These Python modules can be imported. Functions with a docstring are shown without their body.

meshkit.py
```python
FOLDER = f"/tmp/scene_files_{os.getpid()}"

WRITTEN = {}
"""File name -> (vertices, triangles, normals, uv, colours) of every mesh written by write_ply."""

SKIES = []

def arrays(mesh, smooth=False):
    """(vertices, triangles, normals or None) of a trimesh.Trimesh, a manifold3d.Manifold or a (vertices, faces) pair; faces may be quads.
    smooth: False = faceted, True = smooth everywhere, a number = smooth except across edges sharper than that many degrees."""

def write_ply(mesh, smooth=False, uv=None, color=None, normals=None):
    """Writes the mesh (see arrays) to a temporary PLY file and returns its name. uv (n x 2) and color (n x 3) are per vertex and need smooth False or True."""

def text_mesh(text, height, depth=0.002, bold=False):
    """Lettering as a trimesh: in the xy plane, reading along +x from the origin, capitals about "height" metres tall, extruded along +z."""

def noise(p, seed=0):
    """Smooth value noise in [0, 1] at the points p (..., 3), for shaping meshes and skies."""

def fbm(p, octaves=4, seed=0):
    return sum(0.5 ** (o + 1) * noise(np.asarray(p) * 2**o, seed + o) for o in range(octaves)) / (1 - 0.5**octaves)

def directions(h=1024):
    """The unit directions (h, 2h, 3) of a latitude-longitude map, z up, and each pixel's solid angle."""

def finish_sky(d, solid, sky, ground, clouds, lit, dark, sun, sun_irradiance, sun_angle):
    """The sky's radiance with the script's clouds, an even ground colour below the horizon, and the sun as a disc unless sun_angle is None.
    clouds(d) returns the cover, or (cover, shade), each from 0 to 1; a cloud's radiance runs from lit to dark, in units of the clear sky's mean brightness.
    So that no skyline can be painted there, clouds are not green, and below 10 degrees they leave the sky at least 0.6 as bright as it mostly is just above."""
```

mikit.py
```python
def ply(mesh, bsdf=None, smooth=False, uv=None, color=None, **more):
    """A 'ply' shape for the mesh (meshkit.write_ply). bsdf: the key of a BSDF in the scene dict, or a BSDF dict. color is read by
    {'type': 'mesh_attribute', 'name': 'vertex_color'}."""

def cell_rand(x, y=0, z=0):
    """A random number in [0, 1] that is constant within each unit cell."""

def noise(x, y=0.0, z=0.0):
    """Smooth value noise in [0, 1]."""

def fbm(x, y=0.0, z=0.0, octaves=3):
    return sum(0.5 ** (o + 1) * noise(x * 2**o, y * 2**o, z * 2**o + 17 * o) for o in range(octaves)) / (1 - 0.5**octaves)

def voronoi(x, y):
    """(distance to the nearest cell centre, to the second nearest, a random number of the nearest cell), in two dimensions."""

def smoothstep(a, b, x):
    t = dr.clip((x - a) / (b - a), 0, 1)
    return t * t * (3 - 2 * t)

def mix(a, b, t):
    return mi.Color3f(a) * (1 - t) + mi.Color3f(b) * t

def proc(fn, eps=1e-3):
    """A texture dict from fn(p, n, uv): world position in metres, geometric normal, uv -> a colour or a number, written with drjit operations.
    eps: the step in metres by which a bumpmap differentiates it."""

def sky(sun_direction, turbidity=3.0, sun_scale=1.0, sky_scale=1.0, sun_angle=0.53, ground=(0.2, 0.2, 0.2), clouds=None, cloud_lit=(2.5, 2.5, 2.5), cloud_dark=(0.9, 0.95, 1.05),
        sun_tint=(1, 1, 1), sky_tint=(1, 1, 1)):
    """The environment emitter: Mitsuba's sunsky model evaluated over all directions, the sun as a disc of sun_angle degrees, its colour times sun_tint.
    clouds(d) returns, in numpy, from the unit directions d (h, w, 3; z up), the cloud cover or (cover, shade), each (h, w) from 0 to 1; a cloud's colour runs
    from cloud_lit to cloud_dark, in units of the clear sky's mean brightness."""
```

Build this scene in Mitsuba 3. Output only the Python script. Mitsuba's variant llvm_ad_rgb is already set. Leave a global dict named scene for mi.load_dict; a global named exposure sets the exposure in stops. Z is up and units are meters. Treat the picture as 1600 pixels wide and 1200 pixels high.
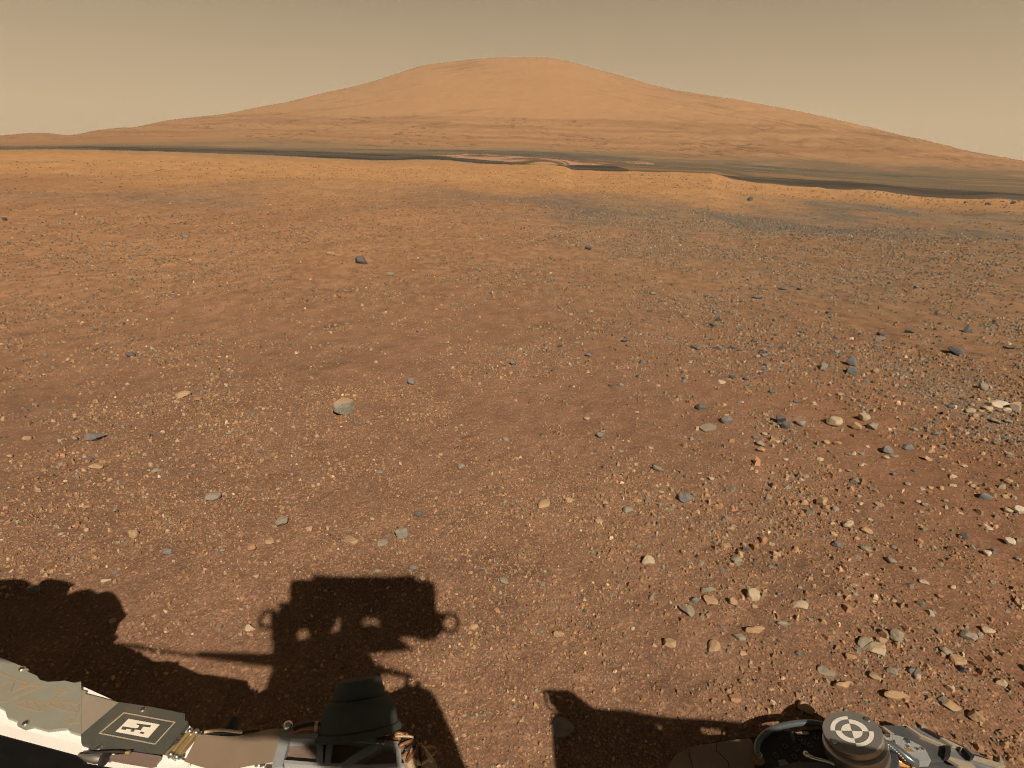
import math, numpy as np, trimesh, mitsuba as mi, drjit as dr, shapely, mikit, meshkit
from scipy.interpolate import PchipInterpolator
from shapely.geometry import Polygon, LineString, Point
from mikit import proc, noise, fbm, smoothstep, mix, voronoi

T = mi.ScalarTransform4f
scene, labels = {}, {}

# ------------------------------------------------------------------ camera, sky, exposure
H, F, HY = 2.1, 850.0, 242.0                      # eye height (m), focal length and horizon row of the 1600x1200 photograph
PITCH, ROLL = math.atan((600 - HY) / F), math.radians(1.43)
FWD = np.array([0, math.cos(PITCH), -math.sin(PITCH)])
DWN = np.array([0, -math.sin(PITCH), -math.cos(PITCH)])
RGT = np.array([1.0, 0, 0])
EYE = np.array([0, 0, H])
UPV = -(math.sin(ROLL) * RGT + math.cos(ROLL) * DWN)


def ray(px, py):
    u, v = px - 800, py - 600
    u, v = u * math.cos(ROLL) + v * math.sin(ROLL), -u * math.sin(ROLL) + v * math.cos(ROLL)
    return u * RGT + F * FWD + v * DWN


SUN = -ray(556, 975)
SUN /= np.linalg.norm(SUN)
HAZE = 1.6e-5
scene['camera'] = {'type': 'perspective', 'fov': 2 * math.degrees(math.atan(800 / F)), 'fov_axis': 'x', 'near_clip': 0.02, 'far_clip': 120000.0,
                   'to_world': T().look_at(origin=EYE.tolist(), target=(EYE + FWD).tolist(), up=UPV.tolist()),
                   'medium': {'type': 'ref', 'id': 'dust_air'}}
scene['dust_air'] = {'type': 'homogeneous', 'albedo': {'type': 'rgb', 'value': [0.96, 0.90, 0.78]}, 'sigma_t': HAZE}


def dust_sky(d):                                  # an even veil of dust, brightest along the horizon, dimmer towards the zenith all round
    el = np.degrees(np.arcsin(np.clip(d[..., 2], -1, 1)))
    t = np.clip(el / 27.0, 0, 1)
    shade = t * t * (3 - 2 * t)
    n = meshkit.fbm(d * np.array([2.5, 2.5, 14.0]) + 7, 3) - 0.5
    return np.ones_like(el), np.clip(shade + 0.06 * n, 0, 1)


SKY = mikit.sky(SUN.tolist(), turbidity=3, sun_scale=1.0, sun_angle=0.53, ground=(0.16, 0.08, 0.04), clouds=dust_sky,
                cloud_lit=(1.27, 1.03, 0.67), cloud_dark=(0.060, 0.055, 0.047), sun_tint=(0.99, 1.0, 1.03))
scene['sky'] = SKY
exposure = 2.0

rng = np.random.default_rng(11)


# ------------------------------------------------------------------ helpers
def at(px, py, z=0.0):                            # the point of the plane at height z that the photograph shows at a pixel
    d = ray(px, py)
    return EYE + d * ((z - H) / d[2])


def ppos(p):                                      # (depth, px, py) of a point
    q = np.asarray(p, float) - EYE
    dep, u, v = q @ FWD, q @ RGT, q @ DWN
    u, v = u / dep * F, v / dep * F
    return dep, 800 + u * math.cos(ROLL) - v * math.sin(ROLL), 600 + u * math.sin(ROLL) + v * math.cos(ROLL)


def rgb(*c):
    return {'type': 'rgb', 'value': list(c)}


counts = {}


def key_for(name):
    n = counts.get(name, 0)
    counts[name] = n + 1
    return name if n == 0 else f'{name}_{n:03d}'


def obj(name, mesh, bsdf, parent=None, label=None, **kw):
    k = key_for(name if parent is None else parent + '__' + name)
    scene[k] = mikit.ply(mesh, bsdf, **kw)
    if label:
        labels[k] = {'label': label}
    return k


def struct(name, mesh, bsdf, label=None, cat=None, **kw):
    k = obj(name, mesh, bsdf, **kw)
    labels[k] = {'kind': 'structure'}
    if label:
        labels[k]['label'] = label
        labels[k]['category'] = cat
    return k


def cat(ms):
    return trimesh.util.concatenate(ms)


def polys(g):
    if g.is_empty:
        return []
    return [q for q in getattr(g, 'geoms', [g]) if q.geom_type == 'Polygon' and q.area > 0]


def extrude(poly, lo, hi):                        # polygon in xy, between two heights
    ms = []
    for q in polys(poly):
        m = trimesh.creation.extrude_polygon(q, hi - lo, engine='earcut')
        m.apply_translation([0, 0, lo])
        ms.append(m)
    return cat(ms)


def plan(poly, z):                                # a shape read off the photograph, laid on the plane at height z
    def ring(r):
        return [at(x, y, z)[:2] for x, y in r.coords]
    out = [Polygon(ring(q.exterior), [ring(i) for i in q.interiors]).buffer(0) for q in polys(poly)]
    return shapely.union_all(out)


def plate(pts, z, th, round_=0.0):
    q = plan(pts if not isinstance(pts, list) else Polygon(pts), z)
    if round_:
        q = q.buffer(-round_).buffer(round_)
    return extrude(q, z - th, z)


def tube(points, r, sides=10, caps=True):
    p = np.asarray(points, float)
    n = len(p)
    r = np.broadcast_to(np.asarray(r, float), (n,))
    t = np.gradient(p, axis=0)
    t /= np.linalg.norm(t, axis=1, keepdims=True)
    a = np.cross(t[0], [0.3, 0.2, 0.9])
    a /= np.linalg.norm(a)
    A = []
    for i in range(n):
        a = a - t[i] * (a @ t[i])
        a /= np.linalg.norm(a)
        A.append(a)
    A = np.array(A)
    B = np.cross(t, A)
    ang = np.arange(sides) * 2 * np.pi / sides
    v = (p[:, None] + r[:, None, None] * (np.cos(ang)[None, :, None] * A[:, None] + np.sin(ang)[None, :, None] * B[:, None])).reshape(-1, 3)
    f = []
    for i in range(n - 1):
        for j in range(sides):
            k = (j + 1) % sides
            f += [[i * sides + j, i * sides + k, (i + 1) * sides + k], [i * sides + j, (i + 1) * sides + k, (i + 1) * sides + j]]
    if caps:
        v = np.vstack([v, p[:1], p[-1:]])
        c = n * sides
        for j in range(sides):
            k = (j + 1) % sides
            f += [[c, k, j], [c + 1, (n - 1) * sides + j, (n - 1) * sides + k]]
    return trimesh.Trimesh(v, f, process=False)


def curve(pts, n=24):
    from scipy.interpolate import CubicSpline
    p = np.asarray(pts, float)
    if len(p) == 2:
        return np.linspace(p[0], p[1], n)
    s = np.r_[0, np.cumsum(np.linalg.norm(np.diff(p, axis=0), axis=1))]
    return CubicSpline(s, p)(np.linspace(0, s[-1], n))


def lathe(profile, axis_o, axis_n, n=64):         # profile: list of (radius, height)
    m = trimesh.creation.revolve(np.array(profile, float), sections=n)
    R = trimesh.geometry.align_vectors([0, 0, 1], axis_n)
    R[:3, 3] = axis_o
    m.apply_transform(R)
    return m


def grid_mesh(P):                                 # P (rows, cols, 3)
    r, c = P.shape[:2]
    i, j = np.meshgrid(np.arange(r - 1), np.arange(c - 1), indexing='ij')
    a = i * c + j
    q = np.stack([a, a + 1, a + c + 1, a + c], -1).reshape(-1, 4)
    return trimesh.Trimesh(P.reshape(-1, 3), np.vstack([q[:, [0, 1, 2]], q[:, [0, 2, 3]]]), process=False)


# ------------------------------------------------------------------ materials of the land
def diffuse(fn):
    return {'type': 'diffuse', 'reflectance': proc(fn)}


DUSTY = at(1483, 612)                             # a bluish dusty patch on the right plain


def soil_color(p, n, uv):
    x, y = p.x, p.y
    d = dr.sqrt(x * x + y * y)
    w = fbm(x * 0.35, y * 0.35, 0.0, octaves=3)
    near = mix((0.186, 0.112, 0.076), (0.246, 0.146, 0.098), w)
    ruddy = mix((0.178, 0.097, 0.062), (0.228, 0.127, 0.079), w)
    c = mix(near, ruddy, smoothstep(0.5, 4.0, x - 0.15 * y + 1.2 * (w - 0.5)))
    mid = mix((0.296, 0.168, 0.097), (0.355, 0.206, 0.121), fbm(x * 0.12, y * 0.16, 3.0, octaves=3))
    c = mix(c, mid, smoothstep(4.0, 14.0, d))
    # belts of grey gravel, then bright drift sand towards the crest
    wob = fbm(x * 0.10, y * 0.07, 9.0, octaves=4) - 0.5
    side = smoothstep(-4.0, 9.0, x)
    g0 = 13.0 + 5.0 * (1 - side)
    belt = smoothstep(g0, g0 + 8.0, y + 14 * wob) * (1 - smoothstep(30.0, 42.0, y + 30 * wob))
    gravel = mix((0.250, 0.182, 0.125), (0.150, 0.140, 0.125), smoothstep(0.40, 0.64, fbm(x * 0.45, y * 0.30, 5.0, octaves=4)))
    c = mix(c, mix((0.250, 0.160, 0.100), (0.205, 0.150, 0.105), w), 0.75 * side * smoothstep(5.0, 11.0, d))
    c = mix(c, gravel, belt * (0.40 + 0.45 * side) * smoothstep(0.32, 0.62, fbm(x * 0.22, y * 0.16, 2.0, octaves=4) + 0.10 * side))
    sand = mix((0.400, 0.225, 0.110), (0.460, 0.275, 0.145), fbm(x * 0.03, y * 0.12, 1.0, octaves=3))
    sand = mix(sand, (0.330, 0.225, 0.135), 0.8 * smoothstep(70.0, 95.0, y + 30 * wob) * smoothstep(10.0, -10.0, x))
    c = mix(c, sand, smoothstep(26.0, 46.0, y + 26 * wob))
    # the far lowland past the crest: grey-green floor at the foot of the mountain
    floor_ = mix((0.115, 0.098, 0.075), (0.170, 0.135, 0.094), smoothstep(0.30, 0.70, fbm(x * 0.0016, y * 0.0011, 4.0, octaves=4)))
    floor_ = mix(floor_, (0.29, 0.18, 0.105), smoothstep(0.50, 0.72, fbm(x * 0.0040, y * 0.0030, 8.0, octaves=5)) * 0.6)
    c = mix(c, floor_, smoothstep(250.0, 500.0, d))
    # grains and small chips, finer than the gravel that is built
    g1 = noise(x * 110, y * 110, 0.0)
    g2 = noise(x * 37, y * 37, 3.0)
    g3 = noise(x * 9, y * 6, 5.0)
    v1, _, q1 = voronoi(x * 95 + 0.6 * g2, y * 95)
    v2, _, q2 = voronoi(x * 38, y * 38)
    k = 0.72 + (0.16 * g1 + 0.10 * g2 + 0.42 * q1 * q1 * smoothstep(0.62, 0.25, v1) - 0.16 * smoothstep(0.45, 0.8, v1)) * (1 - smoothstep(3.0, 7.0, d)) + 0.17 * smoothstep(3.0, 7.0, d)
    k += (0.55 * q2 * q2 * q2 * smoothstep(0.40, 0.22, v2)) * (1 - smoothstep(8.0, 14.0, d))
    far2 = noise(x * 11, y * 7, 1.0) - 0.5
    k += 0.34 * far2 * smoothstep(5.0, 10.0, d) * (1 - smoothstep(30.0, 60.0, d))
    k *= 0.90 + 0.20 * g3 * (1 - smoothstep(15.0, 60.0, d)) + 0.10 * smoothstep(15.0, 60.0, d)
    far = fbm(x * 2.1, y * 1.1, 6.0, octaves=3)
    k *= 1 + (far - 0.5) * 0.36 * smoothstep(6.0, 20.0, d) * (1 - smoothstep(80.0, 300.0, d))
    patch = smoothstep(1.15, 0.25, dr.sqrt(dr.square((x - DUSTY[0]) / 0.62) + dr.square((y - DUSTY[1]) / 0.95)) + 1.1 * (fbm(x * 2.4, y * 1.7, 7.0, octaves=4) - 0.5))
    c = mix(c, (0.190, 0.165, 0.135), patch * 0.55)
    stain = smoothstep(0.58, 0.80, 0.55 * fbm(x * 1.3, y * 1.3, 12.0, octaves=4) + 0.45 * fbm(x * 6.0, y * 9.0, 2.0, octaves=3)) * (1 - smoothstep(10.0, 25.0, d))
    c = c * k
    return mix(c, c * mi.Color3f(0.62, 0.64, 0.70), stain * 0.55)


def soil_bump(p, n, uv):
    d = dr.sqrt(p.x * p.x + p.y * p.y)
    return (0.0055 * fbm(p.x * 34, p.y * 34, 0.0, octaves=3) + 0.010 * fbm(p.x * 7, p.y * 9, 2.0, octaves=3)) * (1 - smoothstep(6.0, 20.0, d)) + 0.03 * smoothstep(8.0, 30.0, d) * fbm(p.x * 2.2, p.y * 1.5, 4.0, octaves=3) * (1 - smoothstep(90.0, 200.0, d))


scene['soil'] = {'type': 'bumpmap', 'scale': 1.0, 'arbitrary': proc(soil_bump, 2e-3), 'bsdf': diffuse(soil_color)}
scene['stone_skin'] = {'type': 'bumpmap', 'scale': 1.0, 'arbitrary': proc(lambda p, n, uv: 0.0035 * fbm(p.x * 90, p.y * 90, p.z * 90, octaves=3), 1e-3),
                       'bsdf': {'type': 'diffuse', 'reflectance': {'type': 'mesh_attribute', 'name': 'vertex_color'}}}


def mount_color(p, n, uv):
    x, z = p.x, p.z
    hazy = fbm(x * 0.0006, z * 0.003, p.y * 0.0003, octaves=5)
    s = z + 170 * (fbm(x * 0.0006, p.y * 0.0005, 2.0, octaves=4) - 0.5)
    c = mix((0.290, 0.164, 0.085), (0.325, 0.192, 0.102), hazy)
    # the lower, darker and more broken strata end at an uneven line
    lower = smoothstep(640.0, 560.0, s)
    bed = fbm(x * 0.0005, s * 0.022, 1.0, octaves=5)
    c = mix(c, mix((0.205, 0.108, 0.057), (0.285, 0.162, 0.086), smoothstep(0.30, 0.66, bed)), lower * 0.68)
    fleck = smoothstep(0.56, 0.66, fbm(x * 0.011, z * 0.060 + x * 0.0040, p.y * 0.001, octaves=4)) * smoothstep(0.40, 0.62, fbm(x * 0.0012, z * 0.006, 5.0, octaves=3))
    c = mix(c, c * 0.66, fleck * lower)
    # thin dark furrows that run down the right flank, and a few along the crest
    run = z + 0.235 * x
    furrow = smoothstep(0.57, 0.66, fbm(x * 0.0018, run * 0.040, 6.0, octaves=5)) * smoothstep(0.38, 0.60, fbm(x * 0.0008, run * 0.006, 3.0, octaves=3))
    c = mix(c, c * 0.74, furrow * smoothstep(600.0, 3200.0, x))
    furl = smoothstep(0.58, 0.66, fbm(x * 0.0016, (z - 0.16 * x) * 0.034, 8.0, octaves=4)) * smoothstep(0.42, 0.62, fbm(x * 0.0007, z * 0.005, 7.0, octaves=3))
    c = mix(c, c * 0.80, furl * smoothstep(600.0, -1200.0, x))
    foot = smoothstep(150.0, 40.0, s + 0.026 * dr.maximum(x - 1500.0, 0.0) + 0.035 * dr.maximum(-x - 2600.0, 0.0))
    return mix(c, mix((0.120, 0.098, 0.070), (0.200, 0.138, 0.085), smoothstep(0.35, 0.65, fbm(x * 0.0011, s * 0.03, 3.0, octaves=4))), foot * 0.75)


scene['mountain_rock'] = diffuse(mount_color)
scene['dark_sand'] = diffuse(lambda p, n, uv: mix((0.054, 0.049, 0.046), (0.118, 0.098, 0.080), smoothstep(0.25, 0.80, fbm(p.x * 0.006, p.y * 0.009, 1.0, octaves=5))))
scene['blue_sand'] = diffuse(lambda p, n, uv: mix((0.078, 0.074, 0.066), (0.140, 0.116, 0.086), smoothstep(0.25, 0.80, fbm(p.x * 0.006, p.y * 0.006, 1.0, octaves=5))))
scene['pale_rock'] = diffuse(lambda p, n, uv: mix((0.140, 0.095, 0.066), (0.360, 0.225, 0.155), smoothstep(0.42, 0.58, fbm(p.x * 0.012, p.y * 0.004, 1.0, octaves=4))))

# ------------------------------------------------------------------ the ground: one sheet from under the rover to the foot of the mountain
def tang(px, py):                                 # (bearing, slope) of a pixel on the skyline or the crest
    d = ray(px, py)
    return math.atan2(d[0], d[1]), d[2] / math.hypot(d[0], d[1])


def profile(xs, ys):
    a = np.array([tang(x, y) for x, y in zip(xs, ys)])
    return a[:, 0], a[:, 1]


CREST = profile([-400, 0, 100, 170, 250, 400, 500, 600, 650, 690, 740, 800, 850, 880, 898, 960, 1000, 1060, 1108, 1130, 1160, 1200, 1260, 1320, 1365, 1400, 1440, 1500, 1560, 1600, 2000],
                [224, 234, 233.5, 235, 237, 242, 246.5, 251, 249.5, 250, 255, 257.5, 256.8, 260, 266, 268, 268, 269.5, 271, 276, 283.5, 287, 293, 296.5, 297.5, 302, 308, 311.5, 311, 313.5, 326])
FOOT = profile([-400, 0, 200, 400, 600, 800, 1000, 1200, 1400, 1600, 2000], [222, 228, 226, 230, 233, 236, 247, 259, 271, 281, 300])
SKYL = profile([-400, -150, 0, 40, 70, 105, 150, 175, 205, 262, 350, 412, 447, 506, 550, 587, 622, 662, 709, 756, 819, 850, 882, 930, 975, 1030, 1060, 1105, 1150, 1190, 1250, 1340, 1420, 1500, 1600, 1750, 2000],
               [222, 218, 212, 208.5, 208, 211, 204, 201, 199, 188, 178, 165.5, 159.5, 145, 135.5, 125.5, 114, 102, 96, 91, 89.3, 89.5, 94, 107.5, 119.5, 135.5, 141.5, 148.5, 155.5, 163, 174.5, 195, 214, 233, 252, 276, 300])


def prof_at(pr, az):
    return PchipInterpolator(pr[0], pr[1])(np.clip(az, pr[0][0], pr[0][-1]))


AZ_W = math.radians(52)


def ground_z(x, y):
    x, y = np.asarray(x, float), np.asarray(y, float)
    d, az = np.hypot(x, y), np.arctan2(x, y)
    azc = np.clip(az, -AZ_W, AZ_W)
    out = np.clip((np.abs(az) - AZ_W) / 0.7, 0, 1)
    side = np.clip((azc + 0.8) / 1.6, 0, 1)
    dc = 125 - 60 * side
    ec = prof_at(CREST, azc) * (1 - out) - 0.012 * out
    ef = prof_at(FOOT, azc) * (1 - out) - 0.004 * out
    zc = H + ec * dc
    s = np.clip((d - 9) / (dc - 9), 0, None)
    z = zc * np.minimum(s, 1) ** 1.35
    # past the crest: falls out of sight, comes back into view about a kilometre out and climbs to the mountain's foot
    l = np.log(np.maximum(d, 1))
    e = np.where(d < 2.2 * dc, ec - 0.010 * np.clip((d / dc - 1) / 1.2, 0, 1), 0)
    k1 = np.clip((l - np.log(2.2 * dc)) / (math.log(900) - np.log(2.2 * dc)), 0, 1)
    e = np.where(d >= 2.2 * dc, (ec - 0.010) + 0.009 * k1, e)
    k2 = np.clip((l - math.log(900)) / (math.log(6500) - math.log(900)), 0, 1)
    e = np.where(d >= 900, (ec - 0.001) + (ef - ec + 0.001) * k2, e)
    e = np.where(d >= 7000, e - 0.004 * np.clip((d - 7000) / 5000, 0, 1), e)
    z = np.where(d > dc, H + e * d, z)
    # swells and hollows
    P = np.stack([x, y, x * 0], -1)
    swell = (meshkit.fbm(P * 0.08 + 3, 3, seed=1) - 0.5) * np.clip((d - 5) / 20, 0, 1) * np.clip((dc * 0.95 - d) / (dc * 0.4), 0, 1) * 0.5
    swell += (meshkit.fbm(P * 0.45 + 9, 3, seed=2) - 0.5) * 0.10 * np.clip((d - 1.5) / 3, 0, 1) * np.clip((60 - d) / 40, 0, 1)
    swell += (meshkit.fbm(P * np.array([0.004, 0.0025, 1]) + 5, 4, seed=3) - 0.5) * 9 * np.clip((d - 900) / 1500, 0, 1) * np.clip((9000 - d) / 4000, 0, 1)
    return z + swell


def ground_fine(x, y):
    d = np.hypot(x, y)
    P = np.stack([x, y, x * 0], -1)
    a = (meshkit.fbm(P * 3.1, 3, seed=5) - 0.5) * 0.035
    a += (meshkit.fbm(P * 14.0, 3, seed=6) - 0.5) * 0.016
    lip = (meshkit.fbm(P * 0.45, 4, seed=8) - 0.5) * 0.32 * np.clip((d - 30) / 30, 0, 1) * np.clip((220 - d) / 60, 0, 1)
    return ground_z(x, y) + a * np.clip((40 - d) / 30, 0, 1) + lip


az_in = np.linspace(-49, 49, 380)
az_out = np.r_[np.linspace(-180, -49, 40)[:-1], az_in, np.linspace(49, 180, 40)[1:]]
rad = [0.05, 0.4, 0.9]
while rad[-1] < 60:
    rad.append(rad[-1] * 1.009)
while rad[-1] < 250:
    rad.append(rad[-1] * 1.015)
while rad[-1] < 9000:
    rad.append(rad[-1] * 1.02)
rad += [12000, 20000, 40000, 70000]
A_, R_ = np.meshgrid(np.radians(az_out), np.array(rad))
X_, Y_ = R_ * np.sin(A_), R_ * np.cos(A_)
gm = grid_mesh(np.stack([X_, Y_, ground_fine(X_, Y_)], -1))
gm.invert() if gm.face_normals[:, 2].mean() < 0 else None
struct('ground', gm, 'soil', 'rust-brown gravelly plain running from the rover to the dark dunes', 'ground', smooth=True)

# ------------------------------------------------------------------ the mountain and the dunes at its foot
maz = np.linspace(-0.98, 0.98, 660)
ms_ = np.r_[np.linspace(0, 1, 190), np.linspace(1, 1.6, 14)[1:]]
MA, MS = np.meshgrid(maz, ms_)
MD = 6300 + 7700 * MS + 1500 * np.cos(MA * 2.2)
ef, es = prof_at(FOOT, MA) - 0.0022, prof_at(SKYL, MA)
edge = np.clip((0.98 - np.abs(MA)) / 0.12, 0, 1)
es = ef + (es - ef) * edge
pr = np.where(MS <= 1, np.sin(np.clip(MS, 0, 1) * np.pi / 2) ** 1.15, np.cos((MS - 1) * np.pi / 2 / 0.9))
MX, MY = MD * np.sin(MA), MD * np.cos(MA)
MZ = H + MD * (ef + (es - ef) * pr)
Q = np.stack([MX, MY, MZ], -1)
hgt = np.clip((MZ - (H + MD * ef)) / 260, 0, 1)
# gullies and spurs that run down the flanks, benches of strata along them
ca, sa = math.cos(0.55), math.sin(0.55)
along, across = MX * ca + MY * sa, -MX * sa + MY * ca
gul = np.abs(meshkit.fbm(np.stack([along * 0.0003, across * 0.0018, MZ * 0], -1), 5, seed=21) - 0.5) * 2
gul2 = meshkit.fbm(np.stack([MX * 0.0042, MY * 0.0026, MZ * 0], -1), 5, seed=22) - 0.5
right = np.clip((MA - 0.02) / 0.5, 0, 1)
rough = 26 + 120 * right * np.clip(1.15 - MS, 0.25, 1)
st = MZ + 60 * (meshkit.fbm(np.stack([MX * 0.0009, MY * 0.0009, MZ * 0], -1), 3, seed=24) - 0.5)
bench = ((st / 62) % 1.0 - 0.5) * 22 + ((st / 23) % 1.0 - 0.5) * 7
low = np.clip(1.2 - MS * 1.5, 0, 1)
MZ = MZ + hgt * np.clip((1.0 - MS) / 0.14, 0.10 + 0.45 * right, 1) * (-(gul - 0.3) * rough * 0.55 + gul2 * (30 + rough * 0.8) + bench * (0.35 + low))
mm = grid_mesh(np.stack([MX, MY, MZ], -1))
mm.invert() if mm.face_normals[:, 2].mean() < 0 else None
struct('mountain', mm, 'mountain_rock', 'broad layered orange mountain filling the horizon behind the dark dunes', 'mountain', smooth=True)


def on_ground(px, py):                            # where the line of sight of a pixel meets the far lowland
    d = ray(px, py)
    d = d / math.hypot(d[0], d[1])
    t = np.geomspace(950, 8000, 420)
    q = EYE + d * t[:, None]
    hit = np.nonzero(q[:, 2] < GZ(d, t))[0]
    return q[hit[0]] if len(hit) else q[-1]


def GZ(d, t):
    return ground_z(d[0] * t, d[1] * t)


def dune_field(name, xs, tops, bots, bsdf, hgt_m, label, category):
    n, m = 90, 9
    px = np.linspace(xs[0], xs[-1], n)
    a, b = np.interp(px, xs, tops), np.interp(px, xs, bots)
    P = np.zeros((m, n, 3))
    for i in range(n):
        lo, hi = on_ground(px[i], max(b[i], a[i] + 0.4)), on_ground(px[i], a[i])
        for j in range(m):
            k = j / (m - 1)
            q = lo + (hi - lo) * k
            mound = math.sin(math.pi * k) ** 0.7 * min(1.0, 6.0 * min(i, n - 1 - i) / n)
            h = hgt_m * mound * (0.55 + 0.9 * meshkit.noise(np.array([q[0] * 0.004, q[1] * 0.002, 1.0]), 31))
            P[j, i] = [q[0], q[1], ground_z(q[0], q[1]) + 0.6 + h - (2.0 if j in (0, m - 1) or i in (0, n - 1) else 0)]
    mesh = grid_mesh(P)
    if mesh.face_normals[:, 2].mean() < 0:
        mesh.invert()
    struct(name, mesh, bsdf, label, category, smooth=True)


dune_field('dark_dunes', [20, 125, 170, 250, 300, 400, 500, 600, 650, 700, 745, 800, 830], [229.6, 229.2, 230.0, 231.2, 232.8, 235, 237, 239.5, 241, 245, 249, 253.5, 256],
           [230, 231, 235, 236, 239, 243, 248, 253, 252, 253, 257, 259, 259], 'dark_sand', 3.0, 'long thin dark dune band left of centre below the mountain', 'dunes')
dune_field('dark_dunes', [1118, 1135, 1160, 1200, 1260, 1320, 1380, 1440, 1500, 1600, 1700], [273, 274.5, 276, 278, 281, 283, 288.5, 293.5, 297, 303, 309], [280, 282, 288, 292, 298, 301, 308, 314, 316, 318, 330],
           'dark_sand', 3.0, 'broad dark dune band at the right edge of the plain', 'dunes')
dune_field('dark_dunes', [884, 905, 930, 960, 983], [259, 258.5, 259, 260, 265], [266, 270, 272, 272, 272], 'dark_sand', 2.0, 'small dark dune lens just behind the crest right of centre', 'dunes')
dune_field('grey_dunes', [670, 720, 800, 860, 900, 960, 1002], [232, 231.5, 234, 236.5, 239, 243.5, 249], [237, 239, 243, 249.5, 249.5, 251, 252], 'blue_sand', 2.5, 'grey dune strip along the foot of the mountain at centre', 'dunes')
dune_field('grey_dunes', [1130, 1200, 1300, 1400, 1460], [255.5, 259.5, 266.5, 272, 276.5], [256.5, 263, 271, 277.5, 278], 'blue_sand', 2.5, 'thin blue-grey dune strip right of centre under the mountain', 'dunes')
dune_field('pale_outcrop', [668, 690, 760, 800, 860, 920, 1000, 1024], [243.5, 242.5, 241, 243.5, 249, 251.5, 252, 255.5], [245, 247.5, 251, 255.5, 257.5, 258.5, 257.5, 257], 'pale_rock', 5.0, 'pale pinkish outcrop between the dark dunes at centre', 'outcrop')

# ------------------------------------------------------------------ stones
ICO = {k: trimesh.creation.icosphere(subdivisions=k) for k in (1, 2, 3)}


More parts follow.
